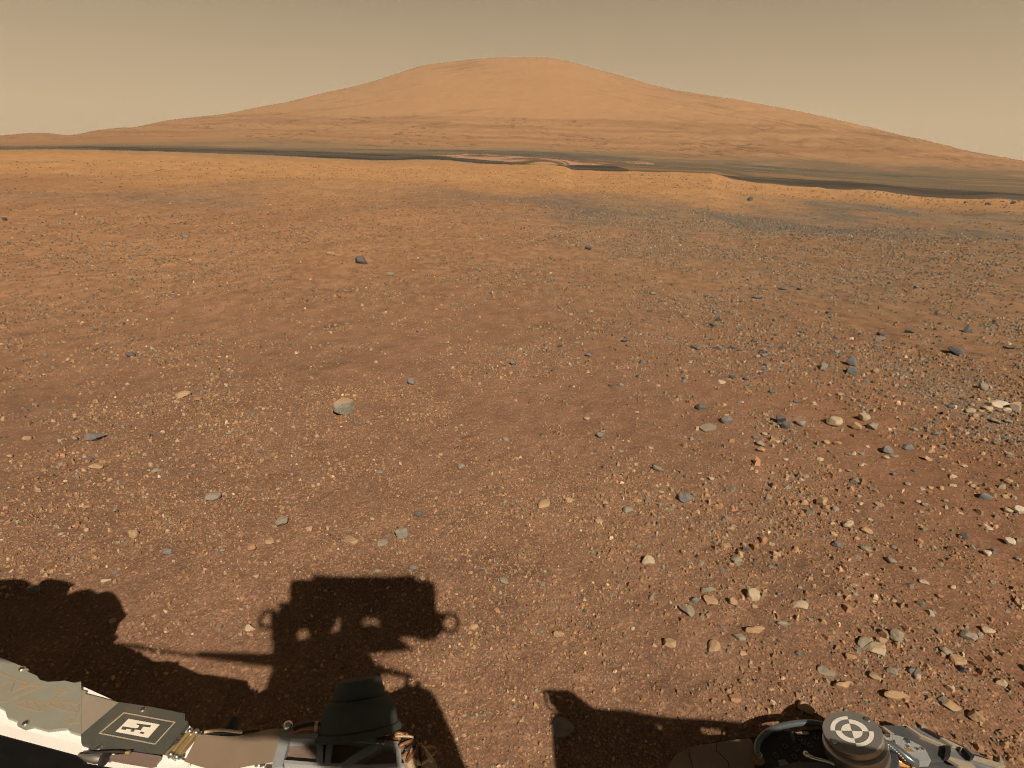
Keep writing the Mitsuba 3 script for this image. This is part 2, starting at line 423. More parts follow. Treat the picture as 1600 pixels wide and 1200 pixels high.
def stone_mesh(r, w, dpt, hgt_, planes, sub, grain=0.03, sharp=18.0):
    m = ICO[sub]
    v = m.vertices
    n = r.normal(size=(planes, 3))
    n /= np.linalg.norm(n, axis=1, keepdims=True)
    n[0] = [0.15 * r.normal(), 0.15 * r.normal(), 1]
    n[0] /= np.linalg.norm(n[0])
    off = r.uniform(0.62, 0.98, planes)
    q = np.maximum(v @ n.T, 1e-3) / off
    rad_ = (np.sum(q ** sharp, 1)) ** (-1 / sharp)
    rad_ = np.minimum(rad_, 1.25)
    rad_ *= 1 + grain * 2 * (meshkit.fbm(v * 3.3 + r.uniform(0, 50, 3), 3) - 0.5)
    v = v * rad_[:, None]
    ext = v.max(0) - v.min(0)
    v = (v - (v.max(0) + v.min(0)) / 2) / ext * np.array([w, dpt, hgt_])
    return v, m.faces


PAL = {'dark': (0.078, 0.092, 0.105), 'slate': (0.140, 0.156, 0.166), 'grey': (0.225, 0.220, 0.188), 'pale': (0.400, 0.340, 0.250), 'tan': (0.370, 0.265, 0.165), 'white': (0.50, 0.46, 0.39), 'rust': (0.320, 0.190, 0.110)}
DUST = np.array((0.330, 0.190, 0.112))


def stone(px, py, w, h, colour, form, label, group=None, cap=None, turn=None, key='rock'):
    """form: block, slab, pyramid, blade, round, dome"""
    g = at(px, py, 0.0)
    for _ in range(4):
        d = ray(px, py)
        g = at(px, py, float(ground_z(g[0], g[1])))
    dep = ppos(g)[0]
    m_px = dep / F
    f_dist = math.hypot(g[0], g[1])
    look = ray(px, py)
    grz = math.asin(-look[2] / np.linalg.norm(look))
    W = w * m_px
    seed = int(px * 131 + py * 7919) % 100003
    r = np.random.default_rng(seed)
    D = W * {'block': 0.8, 'slab': 0.75, 'pyramid': 0.85, 'blade': 0.42, 'round': 0.8, 'dome': 0.8}[form] * r.uniform(0.9, 1.15)
    Z = max((h * m_px - 0.72 * D * math.sin(grz)) / max(math.cos(grz), 0.5), 0.28 * W if form not in ('slab', 'blade') else 0.22 * W) * (1.15 if f_dist > 8 else 1.4)
    Z = min(Z, {'dome': 0.62, 'slab': 0.5, 'blade': 0.5}.get(form, 0.95) * W)
    pl = {'block': 10, 'slab': 11, 'pyramid': 8, 'blade': 10, 'round': 24, 'dome': 14}[form]
    sub = 3 if w > 15 else 2
    v, f = stone_mesh(r, W, D, Z, pl, sub, 0.02 if form == 'round' else 0.035, 14 if form == 'round' else 34)
    u = (v[:, 2] / Z + 0.5)
    if form == 'pyramid':
        v[:, :2] *= (1.12 - 0.72 * np.clip(u, 0, 1) ** 1.1)[:, None]
    if form == 'dome':
        v[:, :2] *= (1.08 - 0.5 * np.clip(u, 0, 1) ** 1.6)[:, None]
    if form == 'blade':
        v[:, 1] *= 1.1 - 0.75 * np.clip(v[:, 0] / W + 0.5, 0, 1)
    tilt = r.normal(0, 0.10, 2)
    a = r.uniform(-0.30, 0.30) if turn is None else turn
    R = trimesh.transformations.euler_matrix(tilt[0], tilt[1], a)[:3, :3]
    v = v @ R.T
    sunk = 0.22 if form in ('slab', 'blade') else 0.16
    base = np.array([g[0], g[1], 0.0]) + np.array([look[0], look[1], 0]) / np.hypot(look[0], look[1]) * D * 0.42
    zz = float(ground_fine(base[0], base[1]))
    v = v + base + [0, 0, zz + Z * (0.5 - sunk)]
    c0 = np.array(PAL[colour])
    mesh = trimesh.Trimesh(v, f, process=False)
    nrm = mesh.vertex_normals
    mott = meshkit.fbm(v / W * 3.0 + seed % 17, 4)[:, None]
    col = c0 * (0.72 + 0.56 * mott)
    if cap:
        col = np.where((meshkit.fbm(v / W * 1.6 + 3, 2) + 0.35 * nrm[:, 2] > 0.62)[:, None], np.array(PAL[cap]) * (0.75 + 0.5 * mott), col)
    dust = np.clip(nrm[:, 2] * 1.2 - 0.35 + 1.4 * (mott[:, 0] - 0.5), 0, 1) * 0.32
    foot = np.clip(1 - (v[:, 2] - zz) / (0.22 * Z), 0, 1) * 0.6       # dust splashed round the foot
    k = np.maximum(dust, foot)[:, None]
    col = col * (1 - k) + DUST * k
    kk = key_for(key)
    scene[kk] = mikit.ply(mesh, 'stone_skin', smooth=(form == 'round'), color=np.clip(col, 0, 1))
    labels[kk] = {'label': label, 'category': 'rock'}
    if group:
        labels[kk]['group'] = group
    placed.append((base[0], base[1], max(W, D) * 0.5))
    return kk


placed = []
HERO = [
    # px, py, w, h, colour, form, label, short name
    (564, 413, 25, 15, 'dark', 'pyramid', 'large dark grey boulder alone far out on the left plain', 'the far dark boulder'),
    (517, 400, 13, 7, 'tan', 'slab', 'small tan slab left of the far dark boulder', None),
    (610, 431, 12, 7, 'grey', 'block', 'small grey stone right of the far dark boulder, a little nearer', None),
    (539, 650, 31, 28, 'grey', 'block', 'upright grey block with tan top standing alone left of centre', 'the tan-topped block'),
    (643, 601, 13, 10, 'slate', 'block', 'small slate stone beyond and right of the tan-topped block', None),
    (801, 572, 9, 9, 'slate', 'block', 'small slate stone on bare soil near the middle of the plain', None),
    (287, 621, 24, 11, 'tan', 'slab', 'flat tan slab on the left plain with small chips at its right', 'the flat tan slab'),
    (310, 626, 16, 8, 'rust', 'slab', 'rusty chip lying right beside the flat tan slab', None),
    (149, 691, 30, 13, 'slate', 'slab', 'flat slate rock low in the soil at far left', 'the flat slate rock'),
    (118, 689, 12, 8, 'grey', 'block', 'small grey stone left of the flat slate rock', None),
    (335, 783, 23, 13, 'grey', 'round', 'rounded grey-tan cobble on the left foreground', 'the left cobble'),
    (153, 731, 22, 9, 'tan', 'slab', 'thin tan slab lying left of the left cobble, farther out', None),
    (441, 823, 18, 15, 'grey', 'round', 'rounded grey cobble with pale chip, upper left of the camera head shadow', 'the chipped cobble'),
    (629, 841, 20, 18, 'grey', 'round', 'round grey-green cobble just beyond the camera head shadow', 'the grey-green cobble'),
    (550, 850, 25, 12, 'tan', 'slab', 'flat tan slab directly beyond the camera head shadow', None),
    (210, 838, 16, 13, 'tan', 'block', 'tan stone beyond the lobed shadow at left', None),
    (849, 794, 21, 11, 'tan', 'round', 'smooth tan oval cobble near the bottom middle', 'the oval cobble'),
    (654, 809, 14, 9, 'dark', 'slab', 'small dark stone beyond the grey-green cobble', None),
    (1070, 785, 25, 15, 'slate', 'slab', 'blue-grey slab with a flat face right of the oval cobble', 'the blue-grey slab'),
    (980, 801, 17, 12, 'grey', 'round', 'grey cobble between the oval cobble and the blue-grey slab', None),
    (1011, 887, 28, 20, 'pale', 'pyramid', 'pale grey pyramid-shaped rock standing alone right of the shadows', 'the pale pyramid rock'),
    (1106, 926, 23, 14, 'grey', 'blade', 'wedge-shaped grey stone right of the pale pyramid rock', 'the grey wedge'),
    (1175, 939, 21, 19, 'pale', 'block', 'squared pale block tilted on edge with dark left side', 'the squared pale block'),
    (1144, 947, 13, 13, 'tan', 'block', 'small tan block with dark left face left of the squared pale block', None),
    (1073, 966, 27, 20, 'grey', 'pyramid', 'flat triangular grey shard pointing left below the pale pyramid rock', 'the triangular shard'),
    (1109, 945, 22, 10, 'tan', 'slab', 'low tan-grey slab between the grey wedge and the triangular shard', None),
    (1248, 951, 26, 11, 'pale', 'round', 'bright tan oval cobble right of the squared pale block', 'the bright oval cobble'),
    (1178, 992, 31, 14, 'tan', 'blade', 'long blade of tan rock with grey tip below the squared pale block', 'the tan blade'),
    (1222, 981, 21, 9, 'grey', 'blade', 'thin grey sliver right of the tan blade', None),
    (1045, 1013, 21, 14, 'tan', 'block', 'blocky tan stone below the triangular shard', 'the blocky tan stone'),
    (1113, 1019, 26, 14, 'grey', 'slab', 'brownish grey slab right of the blocky tan stone', 'the brownish slab'),
    (1154, 1002, 18, 9, 'grey', 'block', 'small grey stone left below the tan blade', None),
    (1363, 1023, 40, 15, 'pale', 'slab', 'long layered pale slab with dark gap under its near end', 'the long layered slab'),
    (1350, 1011, 30, 9, 'grey', 'slab', 'grey slab lying behind the long layered slab', None),
    (1399, 1003, 25, 17, 'grey', 'block', 'bulky grey stone behind the long layered slab', 'the bulky grey stone'),
    (1376, 1006, 16, 10, 'tan', 'block', 'tan stone between the bulky grey stone and the slabs', None),
    (1511, 999, 25, 15, 'grey', 'block', 'large grey stone with dark left side near the right edge', 'the large grey stone'),
    (1542, 990, 20, 12, 'pale', 'round', 'pale rounded cobble right of the large grey stone', 'the pale right cobble'),
    (1496, 1037, 25, 11, 'tan', 'slab', 'tan slab below the large grey stone', 'the low tan slab'),
    (1476, 1022, 18, 11, 'grey', 'block', 'grey stone up left of the low tan slab', None),
    (1397, 1096, 44, 15, 'tan', 'blade', 'long tan wedge of rock beyond the round target disc', 'the long tan wedge'),
    (1255, 1115, 27, 18, 'tan', 'block', 'tan rock with grey crown left of the round target disc', 'the grey-crowned rock'),
    (1521, 1128, 22, 17, 'tan', 'block', 'squared tan block with black shadow at lower right', 'the squared tan block'),
    (1326, 1031, 21, 10, 'rust', 'dome', 'low rusty stone left of the long layered slab', None),
    (1561, 1073, 20, 14, 'pale', 'pyramid', 'pale pointed stone at the far lower right', 'the pale pointed stone'),
    (1482, 1109, 28, 9, 'grey', 'slab', 'grey slab lying left of the squared tan block', None),
    (1475, 1101, 20, 9, 'slate', 'slab', 'slate flake behind the grey slab at lower right', None),
    (1364, 1064, 19, 11, 'tan', 'round', 'tan cobble above the long tan wedge', None),
    (1392, 1057, 16, 10, 'grey', 'block', 'grey stone up right of the long tan wedge', None),
    (1423, 1054, 15, 12, 'slate', 'block', 'slate stone left of the low tan slab', None),
    (1432, 1064, 12, 9, 'pale', 'block', 'small pale stone below the slate stone at lower right', None),
    (1314, 1079, 29, 13, 'tan', 'blade', 'tan-edged grey flake left of the long tan wedge', None),
    (1288, 1056, 26, 10, 'grey', 'slab', 'low grey slab up left of the tan-edged flake', None),
    (1491, 555, 29, 16, 'dark', 'dome', 'dark grey dome-shaped boulder on the right plain', 'the dark dome boulder'),
    (1510, 519, 15, 13, 'dark', 'pyramid', 'dark pointed rock behind the dark dome boulder', None),
    (1577, 546, 16, 8, 'dark', 'block', 'dark stone at the right edge beside the dark dome boulder', None),
    (1328, 573, 20, 16, 'slate', 'pyramid', 'grey pointed rock, the farther of a close pair right of centre', 'the grey pair'),
    (1330, 586, 17, 13, 'slate', 'block', 'grey block with shaded front, the nearer of a close pair', None),
    (1374, 533, 20, 9, 'slate', 'slab', 'slate slab left of the dark dome boulder', None),
    (1420, 521, 14, 9, 'dark', 'slab', 'dark slab up left of the dark dome boulder', None),
    (1114, 511, 13, 8, 'dark', 'slab', 'dark slab with pale top far out right of centre', 'the far dark slab'),
    (1184, 468, 14, 7, 'slate', 'block', 'slate stone beyond the far dark slab', None),
    (1222, 453, 13, 6, 'dark', 'slab', 'dark flat stone far out, left one of two', None),
    (1249, 453, 9, 5, 'dark', 'block', 'dark stone far out, right one of two', None),
    (1085, 545, 14, 7, 'dark', 'slab', 'dark slab left below the far dark slab', None),
    (1122, 546, 16, 8, 'slate', 'slab', 'slate slab right below the far dark slab', None),
    (1095, 640, 17, 11, 'dark', 'slab', 'dark slab upper left of the scattered slab cluster', 'the upper dark slab'),
    (1133, 662, 20, 13, 'slate', 'slab', 'slate slab in the cluster right of the upper dark slab', None),
    (1105, 674, 27, 11, 'grey', 'slab', 'long grey slab below the upper dark slab', None),
    (1217, 663, 16, 14, 'dark', 'block', 'dark block, upper one of a touching dark pair', 'the dark pair'),
    (1226, 672, 15, 12, 'dark', 'block', 'dark block, lower one of a touching dark pair', None),
    (1249, 665, 16, 11, 'grey', 'round', 'oval grey cobble right of the dark pair', None),
    (1302, 666, 24, 16, 'pale', 'block', 'pale tan craggy block at the left of a row of pale blocks', 'the craggy pale block'),
    (1337, 672, 14, 16, 'tan', 'block', 'upright tan block in the row right of the craggy pale block', None),
    (1349, 658, 16, 12, 'pale', 'block', 'pale block behind the upright tan block', None),
    (1363, 671, 18, 12, 'grey', 'block', 'grey block at the right end of the pale row', None),
    (1385, 709, 20, 13, 'slate', 'dome', 'grey rock with broad shadow below the pale row', 'the shadowed grey rock'),
    (1398, 716, 12, 8, 'grey', 'blade', 'small grey flake right of the shadowed grey rock', None),
    (1282, 791, 19, 15, 'tan', 'block', 'blocky tan rock, left one of a trio with dark shadows', 'the tan trio'),
    (1290, 797, 12, 9, 'rust', 'block', 'small rusty stone in the middle of the tan trio', None),
    (1304, 799, 15, 10, 'grey', 'pyramid', 'grey wedge at the right of the tan trio', None),
    (1323, 827, 18, 13, 'pale', 'block', 'pale stone below the tan trio', None),
    (1335, 755, 18, 11, 'grey', 'block', 'grey craggy stone up right of the tan trio', None),
    (1306, 855, 16, 11, 'slate', 'block', 'slate stone below left of the pale stone under the tan trio', None),
    (1352, 862, 15, 8, 'grey', 'round', 'flat oval grey cobble right of the slate stone', None),
    (1391, 881, 17, 11, 'grey', 'round', 'grey cobble at the right below the flat oval cobble', None),
    (1560, 637, 34, 12, 'white', 'slab', 'whitish broken slab at the head of the right-edge rubble heap', 'the whitish slab'),
    (1584, 643, 22, 14, 'grey', 'block', 'grey jagged block beside the whitish slab', None),
    (1570, 645, 13, 9, 'pale', 'block', 'small pale block in front of the whitish slab', None),
    (1541, 642, 15, 8, 'pale', 'block', 'pale block left of the whitish slab', None),
    (1514, 647, 13, 9, 'pale', 'block', 'pale block at the left end of the right-edge rubble', None),
    (1521, 656, 11, 8, 'tan', 'block', 'tan stone below the left end of the rubble', None),
    (1485, 639, 12, 6, 'dark', 'slab', 'dark slab at the foot of the grey dust patch', None),
    (1590, 802, 20, 14, 'white', 'block', 'white-grey jagged stone on the right edge', 'the jagged white stone'),
    (1574, 801, 14, 9, 'pale', 'round', 'pale cobble left of the jagged white stone', None),
    (1575, 853, 15, 12, 'white', 'block', 'white block below the jagged white stone', None),
    (1540, 871, 11, 10, 'white', 'block', 'small white stone with a dark companion at its right', None),
    (1549, 866, 11, 9, 'slate', 'block', 'dark companion right of a small white stone', None),
    (1544, 829, 13, 7, 'pale', 'round', 'small pale oval cobble up left of the white block', None),
    (9, 345, 8, 7, 'dark', 'block', 'dark block at the far left edge of the plain', None),
    (290, 371, 12, 5, 'slate', 'slab', 'slate slab far out on the left plain', None),
    (919, 390, 10, 7, 'dark', 'block', 'dark block far out just right of centre', None),
    (1172, 314, 11, 7, 'dark', 'pyramid', 'dark boulder standing at the far edge of the grey gravel', None),
    (875, 543, 8, 5, 'dark', 'block', 'small dark stone on bare soil right of the middle', None),
    (205, 558, 14, 7, 'dark', 'slab', 'dark flake on the left plain beyond the flat tan slab', None),
    (55, 926, 16, 14, 'slate', 'block', 'blue-grey rock at the top edge of the lobed left shadow', None),
    (876, 1154, 42, 11, 'slate', 'slab', 'long grey slab half inside the turret shadow at bottom centre', None),
    (390, 985, 18, 14, 'pale', 'pyramid', 'pale angular stone left of the camera head shadow', None),
    (787, 913, 15, 9, 'grey', 'round', 'oval grey cobble right beyond the camera head shadow', None),
    (646, 890, 14, 9, 'slate', 'round', 'small slate cobble touching the top of the camera head shadow', None),
    (740, 985, 15, 10, 'tan', 'slab', 'tan chip right of the cable loop shadow', None),
    (873, 995, 18, 9, 'tan', 'blade', 'tan sliver left of the blocky tan stone', None),
    (1200, 782, 9, 7, 'grey', 'block', 'small grey stone between the blue-grey slab and the tan trio', None),
    (1026, 737, 14, 10, 'grey', 'block', 'grey stone up left of the blue-grey slab', None),
    (937, 686, 12, 9, 'slate', 'block', 'small slate stone up left of the grey stones in mid plain', None),
    (891, 494, 8, 5, 'tan', 'block', 'small tan stone far out in the middle', None),
    (484, 830, 10, 8, 'tan', 'block', 'small tan stone right of the chipped cobble', None),
    (394, 861, 14, 11, 'rust', 'block', 'rusty stone left of the camera head shadow, farther out', None),
]
GROUP = 'rocks lying on the red soil'
for (a_, b_, c_, d_, e_, f_, g_, h_) in HERO:
    stone(a_, b_, c_, d_, e_, f_, g_, GROUP, cap=('tan' if e_ in ('grey', 'slate') and 'block' in g_ and c_ > 20 else None))

for i, w_ in enumerate(('leftmost', 'middle', 'rightmost')):
    stone((1508, 1543, 1582)[i], (318, 320, 319)[i], (6, 8, 7)[i], 5, 'dark', 'block', f'{w_} of three dark rocks on the far right crest of the plain', GROUP)

MARKS = [(x[0], x[1], x[7]) for x in HERO if x[7]]


def free(px, py, w):
    g = at(px, py)
    return all(math.hypot(g[0] - q[0], g[1] - q[1]) > q[2] + 0.6 * w * ppos(g)[0] / F for q in placed)


seen = {}
r2 = np.random.default_rng(5)
AUTO_N, tries = 225, 0
while AUTO_N and tries < 6000:
    tries += 1
    u = r2.uniform()
    if u < 0.08:
        px, py = r2.normal(1545, 38), r2.normal(642, 11)
    elif u < 0.44:
        px, py = r2.uniform(1080, 1600), r2.uniform(660, 1120)
    elif u < 0.57:
        px, py = r2.normal(1390, 90), r2.normal(740, 45)
    elif u < 0.76:
        px, py = r2.normal(1180, 140), r2.normal(615, 60)
    elif u < 0.84:
        px, py = r2.uniform(950, 1590), r2.uniform(430, 620)
    else:
        px, py = r2.uniform(10, 1050), r2.uniform(640, 1010)
    if not (5 < px < 1590 and 430 < py < 1120) or (py > 1090 and px > 1150) or (py > 1000 and px < 700):
        continue
    w = 7.5 + r2.exponential(2.6) * (0.6 + 0.9 * (py - 430) / 650)
    w = min(w, 18)
    if not free(px, py, w):
        continue
    far_, left_ = py < 655 and px < 1480, px < 1000
    colour = r2.choice(['dark', 'slate', 'grey', 'pale', 'tan', 'rust'], p=[0.34, 0.38, 0.18, 0.05, 0.05, 0.0] if far_ else ([0.02, 0.10, 0.26, 0.12, 0.38, 0.12] if left_ else [0.03, 0.13, 0.32, 0.22, 0.22, 0.08]))
    form = r2.choice(['block', 'slab', 'pyramid', 'blade', 'round', 'dome'], p=[0.34, 0.22, 0.10, 0.10, 0.16, 0.08])
    fw = {'block': 'blocky', 'slab': 'flat', 'pyramid': 'pointed', 'blade': 'sliver-like', 'round': 'rounded', 'dome': 'humped'}[form]
    cw = {'dark': 'dark', 'slate': 'slate grey', 'grey': 'grey', 'pale': 'pale', 'tan': 'tan', 'rust': 'rusty'}[colour]
    near = sorted(MARKS, key=lambda q: math.hypot(q[0] - px, 1.4 * (q[1] - py)))
    for mk in near[:4]:
        dx, dy = px - mk[0], py - mk[1]
        if abs(dx) > 1.6 * abs(dy):
            rel = 'right of' if dx > 0 else 'left of'
        elif abs(dy) > 1.6 * abs(dx):
            rel = 'in front of' if dy > 0 else 'behind'
        else:
            rel = ('in front and ' if dy > 0 else 'behind and ') + ('right of' if dx > 0 else 'left of')
        dist = math.hypot(dx, dy)
        hw = 'just ' if dist < 35 else ('' if dist < 90 else 'well ')
        lab = f'small {cw} {fw} stone {hw}{rel} {mk[2]}'
        if lab not in seen:
            break
    else:
        continue
    seen[lab] = 1
    stone(px, py, w, w * r2.uniform(0.45, 0.75), colour, form, lab, GROUP, key='stone')
    AUTO_N -= 1

# ------------------------------------------------------------------ gravel: everything smaller, as one mesh
def gravel():
    r = np.random.default_rng(77)
    K = 0.30
    VS, FS, CS = [], [], []
    base = 0
    edges = np.geomspace(1.25, 70, 60)
    for d0, d1 in zip(edges[:-1], edges[1:]):
        dm = math.sqrt(d0 * d1)
        slant = math.hypot(dm, H)
        smin = max(0.0055, 1.6 * slant / F * (1 + 0.35 * np.clip((dm - 5) / 10, 0, 1.6)))
        azm = 0.83 + 0.30 * np.clip((4.5 - dm) / 2.0, 0, 1)
        area = (d1 ** 2 - d0 ** 2) * azm
        n = int(area * K / smin ** 2)
        d = np.sqrt(r.uniform(d0 ** 2, d1 ** 2, n))
        az = r.uniform(-azm, azm, n)
        x, y = d * np.sin(az), d * np.cos(az)
        cap = (7.0 + 5.0 * np.clip((x - 0.3) / 1.5, 0, 1) * np.clip((6 - d) / 3, 0, 1)) * (1 - 0.50 * np.clip((d - 5) / 8, 0, 1)) * (1 - 0.35 * np.clip((d - 14) / 20, 0, 1))
        s = np.minimum(smin * r.uniform(0, 1, n) ** (-1 / 2.5), cap * slant / F)
        P = np.stack([x, y, x * 0], -1)
        patch = meshkit.fbm(P * 0.7 + 4, 3, seed=41)
        fine = meshkit.fbm(P * 3.0 + 4, 2, seed=42)
        right = np.clip((x - 0.12 * y + 0.2) / 1.6, 0, 1)
        left = np.clip((-x - 0.3 * y) / 1.5, 0, 1)
        dens = 0.28 + 1.9 * (patch - 0.42) + 1.3 * (fine - 0.5) + 0.18 * right + 0.22 * np.clip((2.6 - d) / 1.5, 0, 1)
        dens = np.where(d > 6, dens * (1 - 0.55 * np.clip((d - 5) / 6, 0, 1) * np.clip(1 - x / 9, 0.65, 1)), dens)
        dens = np.where(d > 18, dens * (1 - 0.82 * np.clip((d - 18) / 12, 0, 1)), dens)
        keep = r.uniform(0, 1, n) < np.clip(dens, 0.04, 1)
        big = r.uniform(0, 1, n) < 0.10 * right * np.clip((7 - d) / 3, 0, 1)
        s = np.where(big, s * 1.5, s)
        x, y, s, d, right, patch = x[keep], y[keep], s[keep], d[keep], right[keep], patch[keep]
        n = len(x)
        if not n:
            continue
        # two rings and an apex, all jittered: a chip with a worn top, its lower half in the soil
        k = 5
        ang = (np.arange(k) / k * 2 * np.pi)[None] + r.uniform(-0.45, 0.45, (n, k)) + r.uniform(0, 6.28, (n, 1))
        r0 = r.uniform(0.72, 1.15, (n, k))
        r1 = r0 * r.uniform(0.45, 0.92, (n, k))
        el = r.uniform(0.5, 1.0, (n, 1))
        rot = r.uniform(0, np.pi, (n, 1))
        hh = s[:, None] * r.uniform(0.22, 0.62, (n, 1))
        tilt = r.normal(0, 0.28, (n, 2))
        zg = ground_fine(x, y)

        def ring(rr, zz):
            a, b = rr * np.cos(ang), rr * np.sin(ang) * el
            X, Y = a * np.cos(rot) - b * np.sin(rot), a * np.sin(rot) + b * np.cos(rot)
            X, Y = X * s[:, None] * 0.5, Y * s[:, None] * 0.5
            return np.stack([x[:, None] + X, y[:, None] + Y, zg[:, None] + zz + tilt[:, :1] * X + tilt[:, 1:] * Y], -1)

        b0 = ring(r0, -0.35 * hh)
        b1 = ring(r1, hh * r.uniform(0.55, 1.0, (n, k)))
        ap = b1.mean(1, keepdims=True)
        ap[..., 2:] += hh[:, None] * r.uniform(0.0, 0.25, (n, 1, 1))
        V = np.concatenate([b0, b1, ap], 1)
        f = []
        for i in range(k):
            j = (i + 1) % k
            f += [[i, j, k + j], [i, k + j, k + i], [k + i, k + j, 2 * k]]
        f = np.array(f)
        FS.append((f[None] + (np.arange(n) * (2 * k + 1))[:, None, None]).reshape(-1, 3) + base)
        VS.append(V.reshape(-1, 3))
        base += n * (2 * k + 1)
        u = r.uniform(0, 1, n)
        farness = np.clip((d - 4) / 8, 0, 1)
        pg = 0.10 + 0.16 * right + 0.36 * farness * (0.35 + 0.65 * (x > -1))
        pd = 0.02 + 0.30 * farness * (0.4 + 0.6 * (x > 0))
        col = np.array([0.315, 0.205, 0.126]) * np.ones((n, 1))
        m2 = u > 0.55
        col[m2] = [0.268, 0.156, 0.091]
        g_ = r.uniform(0, 1, n) < pg
        col = col * (1 - 0.26 * farness[:, None])
        col[g_] = [0.225, 0.200, 0.160]
        dk = r.uniform(0, 1, n) < pd
        col[dk] = np.where(farness[dk, None] > 0.4, [0.125, 0.118, 0.108], [0.095, 0.100, 0.104])
        pl = r.uniform(0, 1, n) < 0.05 * (1 - 0.8 * farness)
        col[pl] = [0.44, 0.335, 0.225]
        col = col * np.exp(r.normal(0, 0.20, (n, 1)))
        CS.append(np.repeat(np.clip(col, 0, 0.9), 2 * k + 1, 0))
    return trimesh.Trimesh(np.vstack(VS), np.vstack(FS), process=False), np.vstack(CS)


gr, grc = gravel()
scene['gravel'] = mikit.ply(gr, 'stone_skin', smooth=False, color=grc)
labels['gravel'] = {'label': 'loose brown and grey gravel strewn over the whole red plain', 'category': 'gravel', 'kind': 'stuff'}
print('gravel triangles', len(gr.faces), 'ground', len(gm.faces), 'mountain', len(mm.faces), 'stones left', AUTO_N)

# ------------------------------------------------------------------ rover: materials
def worn(c0, c1, s=60.0, rough=0.5, metal=0.0, dust=0.25, spec=0.5):
    def fn(p, n, uv):
        c = mix(c0, c1, fbm(p.x * s, p.y * s, p.z * s, octaves=4))
        dn = smoothstep(0.45, 0.75, fbm(p.x * 11, p.y * 11, p.z * 11 + 4, octaves=4)) * dust
        dn = dn + dust * 0.5 * smoothstep(0.62, 0.70, noise(p.x * 400, p.y * 400, p.z * 400))
        return mix(c, (0.30, 0.19, 0.11), dn)
    return {'type': 'twosided', 'bsdf': {'type': 'principled', 'base_color': proc(fn), 'roughness': rough, 'metallic': metal, 'specular': spec}}


scene['plate_paint'] = worn((0.200, 0.208, 0.175), (0.235, 0.238, 0.205), 25, 0.45, 0.0, 0.12)
scene['tan_sheet'] = worn((0.235, 0.200, 0.160), (0.270, 0.235, 0.190), 25, 0.45, 0.0, 0.15)
scene['letter_tan'] = worn((0.255, 0.195, 0.128), (0.285, 0.220, 0.150), 40, 0.6, 0.0, 0.15)
scene['target_grey'] = worn((0.058, 0.060, 0.052), (0.075, 0.076, 0.068), 30, 0.5, 0.0, 0.12)
scene['target_white'] = worn((0.66, 0.62, 0.54), (0.74, 0.70, 0.62), 60, 0.6, 0.0, 0.06)
scene['disc_grey'] = worn((0.155, 0.155, 0.150), (0.185, 0.185, 0.178), 30, 0.5, 0.0, 0.08)
scene['disc_white'] = worn((0.78, 0.77, 0.74), (0.84, 0.83, 0.80), 60, 0.6, 0.0, 0.04)
scene['line_tan'] = worn((0.34, 0.29, 0.22), (0.40, 0.35, 0.27), 60, 0.6, 0.0, 0.1)
scene['white_paint'] = worn((0.80, 0.80, 0.79), (0.84, 0.84, 0.83), 20, 0.4, 0.0, 0.06)
scene['black_paint'] = worn((0.012, 0.012, 0.014), (0.022, 0.020, 0.020), 20, 0.55, 0.0, 0.10, 0.3)
scene['shade_black'] = {'type': 'twosided', 'bsdf': {'type': 'principled', 'base_color': proc(lambda p, n, uv: mix((0.004, 0.004, 0.005), (0.010, 0.009, 0.009), fbm(p.x * 20, p.y * 20, p.z * 20, octaves=3))), 'roughness': 0.7, 'specular': 0.1}}  # shade put into the colour: near black even in sun
scene['strip_tan'] = worn((0.27, 0.235, 0.18), (0.34, 0.30, 0.235), 60, 0.5, 0.1, 0.15)
scene['dark_green'] = worn((0.034, 0.046, 0.045), (0.046, 0.060, 0.058), 12, 0.75, 0.0, 0.06, 0.2)
scene['bare_metal'] = worn((0.52, 0.53, 0.54), (0.66, 0.66, 0.66), 90, 0.28, 1.0, 0.10)
scene['satin_metal'] = worn((0.36, 0.35, 0.33), (0.46, 0.44, 0.41), 70, 0.42, 0.9, 0.12)
scene['rail_metal'] = worn((0.24, 0.265, 0.285), (0.30, 0.32, 0.34), 60, 0.45, 0.15, 0.12)
scene['bronze_sheet'] = worn((0.36, 0.275, 0.205), (0.42, 0.325, 0.245), 14, 0.34, 0.45, 0.06)
scene['mauve_panel'] = worn((0.170, 0.125, 0.105), (0.205, 0.152, 0.130), 30, 0.5, 0.1, 0.15)
scene['gold_strip'] = worn((0.34, 0.245, 0.115), (0.44, 0.33, 0.17), 50, 0.4, 0.5, 0.12)
scene['copper_wire'] = worn((0.17, 0.075, 0.035), (0.30, 0.145, 0.070), 150, 0.45, 0.2, 0.10)
scene['cream_wrap'] = worn((0.40, 0.30, 0.20), (0.52, 0.41, 0.29), 100, 0.7, 0.0, 0.2)
scene['rose_wire'] = worn((0.30, 0.100, 0.085), (0.36, 0.14, 0.11), 100, 0.5, 0.0, 0.15)
scene['hose_blue'] = worn((0.050, 0.065, 0.080), (0.085, 0.105, 0.125), 130, 0.22, 0.1, 0.08, 0.8)
scene['navy_panel'] = worn((0.050, 0.057, 0.068), (0.070, 0.076, 0.088), 20, 0.42, 0.1, 0.10)
scene['panel_blue'] = worn((0.150, 0.165, 0.185), (0.200, 0.215, 0.235), 25, 0.35, 0.3, 0.12)
scene['amber_tape'] = worn((0.48, 0.19, 0.040), (0.62, 0.28, 0.070), 80, 0.25, 0.0, 0.08, 0.8)
scene['fender_brown'] = worn((0.150, 0.105, 0.075), (0.185, 0.130, 0.095), 18, 0.6, 0.0, 0.3)
scene['head_white'] = worn((0.55, 0.54, 0.50), (0.62, 0.60, 0.56), 20, 0.5, 0.0, 0.2)

